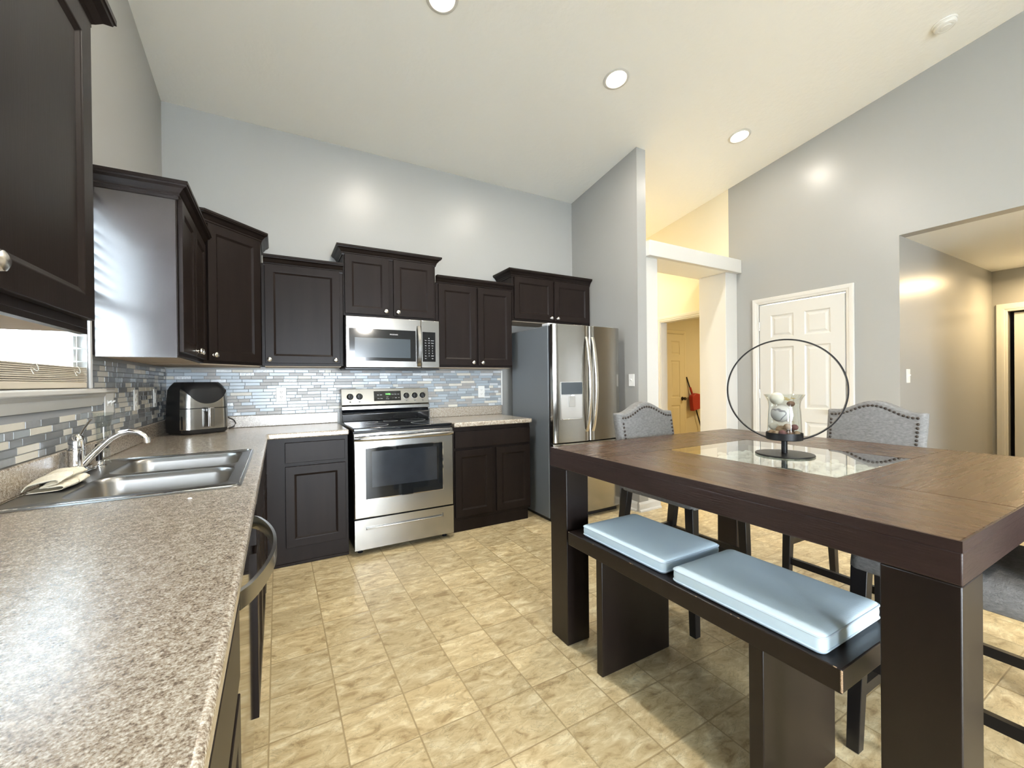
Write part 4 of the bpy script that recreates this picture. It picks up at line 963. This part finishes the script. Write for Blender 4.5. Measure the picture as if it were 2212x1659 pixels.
def front_shell(name, z0, z1, off, material, topcurve=None, amax=62, rows=10, parent=None):
    """curved front skin following the body"""
    mb = MB(MA); n = 26; G = []
    for j in range(rows + 1):
        row = []
        for i in range(n + 1):
            q = -1 + 2 * i / n; zt = topcurve(q) if topcurve else z1; zz = z0 + (zt - z0) * j / rows
            s_ = 1.0 if zz < .10 else 1.0 - .015 * (zz - .10) / .12 if zz < .22 else .985 - .03 * (zz - .22) / .08 if zz < .30 else .955 - .055 * (zz - .30) / .025
            hx = AW / 2 * s_ + off; x = q * hx; r = .052; e = max(0, abs(x) - (hx - r)); y = AD / 2 * s_ + off - (r - math.sqrt(max(0, r * r - e * e)))
            row.append(mb._v((x, y, zz)))
        G.append(row)
    for j in range(rows):
        for i in range(n): mb._f([G[j][i], G[j][i + 1], G[j + 1][i + 1], G[j + 1][i]])
    o = mb.build(name, material, parent or t); md = o.modifiers.new('solid', 'SOLIDIFY'); md.thickness = .002; md.offset = -1
    return o
front_shell('upper_band', .178, .20, .0022, 'steel', topcurve=lambda q: .205 + .105 * abs(q) ** 2.2)
bk = front_shell('basket_front', .034, .172, .0022, 'steel')
front_shell('touch_panel', .20, .30, .0030, 'black_gloss', topcurve=lambda q: .318) if False else None
mb = MB(MA); mb.box(-.018, .022, AD / 2 + .001, AD / 2 + .040, .150, .176); mb.build('handle_mount', 'black_plastic', bk, bevel=.006)
mb = MB(MA); mb.box(-.016, .020, AD / 2 + .030, AD / 2 + .048, .045, .182); mb.build('handle', 'steel', bk, bevel=.007, seg=3)
p0 = MA @ Vector((AW / 2 - .06, -AD / 2 + .02, .05))
mb = MB(); mb.tube([(.355, -.06, 1.000), (.385, -.06, .998), (.415, -.06, .980), (.428, -.06, .955), (.418, -.06, .932), (.385, -.07, .9185)], .0046, 8); mb.build('power_cord', 'black_plastic', t)

# ------------------------------------------------------------------ counter-height table
TX0, TX1, TY0, TY1, TH, TB = 1.880, 3.322, -3.566, -2.140, .919, .829
GX0, GX1, GY0, GY1 = 2.302, 2.912, -3.178, -2.505
t = thing('dining_table', 'large square espresso counter-height table with a glass centre', 'table', (2.6, -2.853, 0))
g = .0012
for x0, x1, y0, y1, mt in ((TX0, GX0, TY0, GY1, 'table_wood_long'), (TX0, GX1, GY1, TY1, 'table_wood_cross'), (GX1, TX1, GY0, TY1, 'table_wood_long'), (GX0, TX1, TY0, GY0, 'table_wood_cross')):
    MB().box(max(x0 + g, TX0 + .004), min(x1 - g, TX1 - .004), max(y0 + g, TY0 + .004), min(y1 - g, TY1 - .004), TH - .022, TH).build('top_board', mt, t, bevel=.0015)
mb = MB(); mb.grid_slab([TX0, TX0 + .03, TX1 - .03, TX1], [TY0, TY0 + .03, TY1 - .03, TY1], lambda x, y: not (TX0 + .03 < x < TX1 - .03 and TY0 + .03 < y < TY1 - .03), TB, TH - .0225); mb.build('apron', 'table_edge', t, bevel=.003)
mb = MB(); mb.grid_slab([TX0, TX0 + .0036, TX1 - .0036, TX1], [TY0, TY0 + .0036, TY1 - .0036, TY1], lambda x, y: not (TX0 + .0036 < x < TX1 - .0036 and TY0 + .0036 < y < TY1 - .0036), TH - .0228, TH); mb.build('edge_band', 'table_edge', t)
MB().box(GX0 - .012, GX1 + .012, GY0 - .012, GY1 + .012, TB + .004, TB + .016).build('insert_tray', 'white_trim', t)
MB().box(GX0 + .001, GX1 - .001, GY0 + .001, GY1 - .001, TH - .008, TH - .0005).build('glass_insert', 'table_glass', t, bevel=.001)
LG = .13
for x in (TX0 + .001, TX1 - .001 - LG):
    for y in (TY0 + .001, TY1 - .001 - LG): MB().box(x, x + LG, y, y + LG, 0.001, TB - .0006).build('leg', 'dark_wood', t, bevel=.003)
# pebbles under the glass
rnd = random.Random(9); mb = MB(); zt = TB + .016
for i in range(520):
    x = rnd.uniform(GX0 + .02, GX1 - .02); y = rnd.uniform(GY0 + .02, GY1 - .02)
    dd = abs((x - GX0) / (GX1 - GX0) - .5) * 2; dd2 = abs((y - GY0) / (GY1 - GY0) - .5) * 2
    if max(dd, dd2) > .94: continue
    r = rnd.uniform(.011, .019); zc_ = zt + r * .62 + (rnd.random() * .02 if rnd.random() > .4 else 0)
    mb.sphere((x, y, zc_), r, 10, (1, rnd.uniform(.7, 1), .62), Matrix.Rotation(rnd.random() * 3, 3, 'Z'))
tag(recenter(mb.build('white_pebbles', 'pebble')), 'bed of smooth white pebbles under the glass centre of the table', 'pebbles', kind='stuff')

# bench and cushions
t = thing('bench', 'long dark wood bench along the left side of the table', 'bench', (2.08, -2.83, 0))
BX0, BX1, BY0, BY1, BZ = 1.866, 2.30, -3.368, -2.300, .552
MB().box(BX0, BX1, BY0, BY1, .492, BZ).build('seat', 'dark_wood', t, bevel=.003)
for a, b in ((-2.512, -2.476), (-3.176, -3.134)): MB().box(BX0 + .014, BX1 - .014, a, b, 0.001, .4915).build('leg', 'dark_wood', t, bevel=.003)
mb = MB(); rnd = random.Random(3)
for i in range(9):
    y = rnd.uniform(BY0, BY1); q = rnd.uniform(.001, .0022); mb.sphere((BX0 + .0006, y, BZ - .0006), q, 6, (.8, 2.5, .8))
for i in range(10): mb.sphere((BX0 + .0004, BY0 + .0006, .50 + i * .0052), .0032, 6, (1, 1, 1.2))
mb.build('worn_edge', 'potpourri_tan', t)
def cushion(label, x0, x1, y0, y1, h, z0=BZ):
    o = thing('bench_cushion', label, 'cushion', ((x0 + x1) / 2, (y0 + y1) / 2, z0), 'pale blue bench cushions')
    mb = MB(); prof = [(-.008, .0008), (-.002, .003), (.0, .010), (.001, h * .5), (.0, h - .008), (-.002, h - .004), (-.008, h - .0005), (-.03, h + .0015), (-.10, h + .003)]
    rings = []
    for ins, zz in prof: rings.append([mb._v((p[0], p[1], z0 + zz)) for p in rrect(x0 - ins * 1, x1 + ins * 1, y0 - ins * 1, y1 + ins * 1, max(.010, .018 + ins * .1), 5)])
    for a, b in zip(rings, rings[1:]): bridge(mb, a, b)
    mb._f(rings[0][::-1]); mb._f(rings[-1]); mb.build('pad', 'cushion_fabric', o, angle=60)
    for zz in (.010, h - .008):
        q = rrect(x0 - .0005, x1 + .0005, y0 - .0005, y1 + .0005, .018, 5); mb = MB(); mb.tube([(p[0], p[1], z0 + zz) for p in q], .0026, 8, closed=True); mb.build('piping', 'piping', o)
    return o
cushion('farther pale blue cushion near the table leg by the refrigerator', 1.892, 2.215, -2.822, -2.372, .050)
cushion('nearer pale blue cushion at the front end of the bench', 1.880, 2.205, -3.325, -2.868, .052)

# ------------------------------------------------------------------ chairs
def rail(mb, a, b, hw, hh):
    mb.sweep([a, b], [(-hw, -hh), (hw, -hh), (hw, hh), (-hw, hh)])
def make_chair(label):
    t = thing('counter_chair', label, 'chair', (0, 0, 0), 'linen nailhead counter chairs', local=True)
    W = .235
    for sx in (-1, 1):
        MB().taper((sx * (W - .018), .235, .001), (.018, .018), (sx * (W - .026), .215, .62), (.023, .023)).build('leg', 'chair_wood', t, bevel=.002)
        MB().taper((sx * (W - .018), -.30, .001), (.017, .020), (sx * (W - .026), -.215, .62), (.022, .026)).build('leg', 'chair_wood', t, bevel=.002)
        mb = MB(); rail(mb, (sx * (W - .024), -.262, .31), (sx * (W - .024), .222, .31), .010, .017); mb.build('side_stretcher', 'chair_wood', t)
    mb = MB(); rail(mb, (-W + .03, .222, .205), (W - .03, .222, .205), .011, .018); mb.build('front_stretcher', 'chair_wood', t)
    mb = MB(); rail(mb, (-W + .03, -.262, .33), (W - .03, -.262, .33), .010, .016); mb.build('back_stretcher', 'chair_wood', t)
    mb = MB(); rings = []
    for ins, zz, r in ((.006, .612, .02), (.0, .618, .025), (.0, .640, .03), (.001, .665, .035), (.010, .684, .045), (.035, .697, .05), (.09, .703, .04)):
        rings.append([mb._v((p[0], p[1], zz)) for p in rrect(-W + ins, W - ins, -.235 + ins, .245 - ins, r, 5)])
    for a, b in zip(rings, rings[1:]): bridge(mb, a, b)
    mb._f(rings[0][::-1]); mb._f(rings[-1]); mb.build('seat', 'linen', t, angle=60)
    # camel-top backrest
    def top(u): return 1.052 + .060 * (0.5 + 0.5 * math.cos(PI * min(1, abs(u) / .82)))
    n = 28
    def back_pts(v, side):
        """v 0..1 from bottom to top for column u"""
    mb = MB(); F = []; Bk = []
    rows = 12
    def P(u, v, d):
        w = W * (1.0 - .03 * (1 - v)); zt = top(u); z_ = .66 + (zt - .66) * v
        e = 1 - max(0, (abs(u) - .93) / .07) ** 2 * .5; y = -.222 - .075 * (z_ - .66) / .45
        pad = .010 * (1 - u * u) * math.sin(PI * min(1, v * .98 + .01)) ** .5 if d > 0 else 0
        return (u * w, y + (d * .032 + pad) * e, z_)
    for j in range(rows + 1):
        F.append([mb._v(P(-1 + 2 * i / n, j / rows, 1)) for i in range(n + 1)]); Bk.append([mb._v(P(-1 + 2 * i / n, j / rows, -1)) for i in range(n + 1)])
    for j in range(rows):
        for i in range(n):
            mb._f([F[j][i], F[j + 1][i], F[j + 1][i + 1], F[j][i + 1]]); mb._f([Bk[j][i], Bk[j][i + 1], Bk[j + 1][i + 1], Bk[j + 1][i]])
        mb._f([F[j][0], Bk[j][0], Bk[j + 1][0], F[j + 1][0]]); mb._f([F[j][n], F[j + 1][n], Bk[j + 1][n], Bk[j][n]])
    for i in range(n): mb._f([F[rows][i], Bk[rows][i], Bk[rows][i + 1], F[rows][i + 1]]); mb._f([F[0][i], F[0][i + 1], Bk[0][i + 1], Bk[0][i]])
    br = mb.build('backrest', 'linen', t, bevel=.010, seg=3, angle=50)
    nl = MB()
    def nail(u, v):
        p = P(u, v, 1); nl.lathe([(.0078, 0), (.0072, .002), (.0045, .0046), (.0005, .0058)], (p[0], p[1] + .0003, p[2]), (0, 1, -.1), 8)
    for i in range(21):
        u = -.86 + 1.72 * i / 20; nail(u, 1 - .028 / (top(u) - .66))
    for s_ in (-1, 1):
        for j in range(16): nail(s_ * .87, .02 + j * .055)
    nl.build('nailhead_trim', 'bronze', br)
    mb = MB()
    for sx in (-1, 1): mb.taper((sx * (W - .05), -.222, .625), (.018, .016), (sx * (W - .05), -.232, .70), (.018, .014))
    mb.build('back_support', 'chair_wood', t)
    return t
def copy_tree(o, parent=None):
    c = o.copy(); COL.objects.link(c)
    if parent: c.parent = parent
    for ch in list(o.children): copy_tree(ch, c)
    return c
ch = make_chair('gray linen chair at the far side of the table near the refrigerator')
ch2 = copy_tree(ch); ch2['label'] = 'gray linen chair at the right side of the table before the white door'
ch3 = copy_tree(ch); ch3['label'] = 'chair at the near end of the table, only seat and legs seen'
ch.location = (2.675, -2.285, 0); ch.rotation_euler = (0, 0, PI)
ch2.location = (3.475, -2.755, 0); ch2.rotation_euler = (0, 0, PI / 2 - .02)
ch3.location = (2.60, -3.425, 0); ch3.rotation_euler = (0, 0, 0)

# ------------------------------------------------------------------ centrepiece
CX, CY = 2.600, -2.862
vd = Vector((CX - .7087, CY + 3.8453, 0)).normalized(); sd = Vector((vd.y, -vd.x, 0))
t = thing('candle_ring_stand', 'black metal hoop stand with round base on the table glass', 'candle holder', (CX, CY, TH))
mb = MB(); mb.lathe([(.108, 0), (.110, .003), (.108, .007), (.001, .009)], (CX, CY, TH), n=56); mb.build('base', 'black_metal', t)
mb = MB(); mb.cyl((CX, CY, TH + .008), (CX, CY, .985), .0115, 20); mb.build('stem', 'black_metal', t)
mb = MB(); mb.lathe([(.001, 0), (.066, .0), (.068, .003), (.068, .030), (.0655, .030), (.0655, .005), (.001, .005)], (CX, CY, .985), n=48, cap0=False, cap1=False); mb.build('cup', 'black_metal', t)
RR = .2155; zc_ = .9815 + RR
path = [Vector((CX, CY, zc_)) + sd * (RR * math.cos(a)) + Vector((0, 0, RR * math.sin(a))) for a in [2 * PI * i / 96 for i in range(96)]]
mb = MB(); rings = []
for i, p in enumerate(path):
    rad = (p - Vector((CX, CY, zc_))).normalized(); rings.append([mb._v(p + rad * a + vd * b) for a, b in ((-.0024, -.013), (.0024, -.013), (.0024, .013), (-.0024, .013))])
for i in range(96):
    a, b = rings[i], rings[(i + 1) % 96]
    for j in range(4): mb._f([a[j], a[(j + 1) % 4], b[(j + 1) % 4], b[j]])
mb.build('hoop', 'black_metal', t)
JZ = .992
mb = MB(); mb.lathe([(.040, 0), (.056, .004), (.062, .014), (.0635, .03), (.061, .10), (.058, .135), (.060, .155), (.068, .172), (.0765, .186), (.0745, .1865), (.0655, .173), (.0575, .156), (.0555, .135), (.0585, .10), (.061, .03), (.0595, .018), (.053, .0075), (.001, .006)], (CX, CY, JZ), n=56)
tag(recenter(mb.build('glass_jar', 'clear_glass')), 'clear flared glass jar standing in the hoop stand cup', 'jar')
def ball(name, label, cat, off, zz, r, material, sc=(1, 1, 1), group=None, n=22):
    p = Vector((CX, CY, 0)) + sd * off[0] + vd * off[1]; mb = MB(); mb.sphere((p.x, p.y, zz), r, n, sc, Matrix.Rotation(off[0] * 40, 3, 'Z')); o = mb.build(name, material); tag(recenter(o), label, cat, group); return o
B0 = JZ + .008
ball('decorative_ball', 'large marbled white ball in the middle of the jar', 'ball', (-.012, -.004), B0 + .096, .038, 'marbled_ball')
ball('decorative_ball', 'plain cream ball sticking out of the jar top', 'ball', (-.026, .002), B0 + .160, .027, 'white_ball')
ball('potpourri_pod', 'brown pod with dry moss near the jar top', 'potpourri', (.024, 0), B0 + .138, .015, 'potpourri_brown', (1.1, 1, .8))
mb = MB(); rnd = random.Random(4); p = Vector((CX, CY, B0 + .158)) + sd * .018
for i in range(26): a = rnd.random() * 6.3; q = p + Vector((math.cos(a) * .012, math.sin(a) * .012, rnd.uniform(-.004, .006))); mb.tube([q, q + Vector((rnd.uniform(-.014, .014), rnd.uniform(-.014, .014), rnd.uniform(-.004, .006)))], .0012, 5)
tag(recenter(mb.build('moss_tuft', 'moss')), 'curly tuft of golden dried moss beside the cream ball', 'moss')
pods = [(-.046, -.006, .013, .016, 'potpourri_tan', 'tan pod at the far left of the jar floor'), (-.026, -.034, .013, .016, 'potpourri_tan', 'striped tan pod at the jar front left'), (-.006, -.044, .016, .0165, 'potpourri_pink', 'dark rose pod at the jar front centre'),
        (.020, -.038, .014, .0155, 'potpourri_brown', 'brown pod at the jar front right'), (.044, -.012, .013, .015, 'potpourri_tan', 'light tan pod at the right jar wall'), (.036, -.016, .040, .016, 'potpourri_pink', 'rose pod resting above the right tan pod'),
        (.012, -.026, .042, .017, 'potpourri_tan', 'tan pod in the second layer near the centre'), (.022, .018, .030, .019, 'potpourri_brown', 'brown pod at the rear right of the jar'), (-.012, .010, .026, .022, 'potpourri_tan', 'round tan pod at the jar centre under the marbled ball'), (-.038, .02, .038, .02, 'white_ball', 'pale pod at the rear left of the jar')]
for a, b, h, r, mt, lab in pods: ball('potpourri_pod', lab, 'potpourri', (a, b), B0 + h, r * .93, mt, (1, 1, .85), 'potpourri pods in the jar', 14)

t = thing('added_sofa', 'dark seat added unseen behind the camera for appliance reflections', 'added_sofa', (3.9, -7.6, 0))  # unseen, added to give the steel fronts something dark to reflect
MB().box(2.95, 5.0, -8.0, -7.1, .06, .42).build('base', 'added_sofa_dark', t, bevel=.04)
MB().box(2.95, 5.0, -8.25, -7.95, .06, .92).build('backrest', 'added_sofa_dark', t, bevel=.06)
for x in (2.80, 4.95): MB().box(x, x + .2, -8.2, -7.1, .06, .62).build('armrest', 'added_sofa_dark', t, bevel=.05)
for x in (2.9, 5.0):
    for y in (-8.1, -7.2): MB().box(x - .03, x + .03, y - .03, y + .03, .001, .0595).build('foot', 'chair_wood', t)

# ------------------------------------------------------------------ dustpan on a pole in the utility room
t = thing('lobby_dustpan', 'red dustpan on a long black handle leaning in the utility room', 'dustpan', (7.2, .95, 0))
mb = MB(); mb.tube([(6.92, .985, 1.30), (7.05, .965, .95), (7.38, .93, .03)], .011, 10); mb.build('pole', 'black_plastic', t)
mb = MB(); mb.tube([(6.985, .962, 1.12), (7.04, .952, .97)], .016, 10); mb.build('collar', 'red_plastic', t)
v = [(6.93, .90, .97), (7.03, .90, 1.02), (7.25, .90, .98), (7.27, .90, .77), (6.96, .90, .71)]
mb = MB(frame((0, .985, 0), (1, 0, 0), (0, 0, 1), (0, -1, 0))); mb.prism([(p[0], p[2]) for p in v], .035, .11); mb.build('pan', 'red_plastic', t, bevel=.01)

for o in ROOTS:
    if '_local' in o: del o['_local']
for o in bpy.data.objects:
    if '_local' in o: del o['_local']
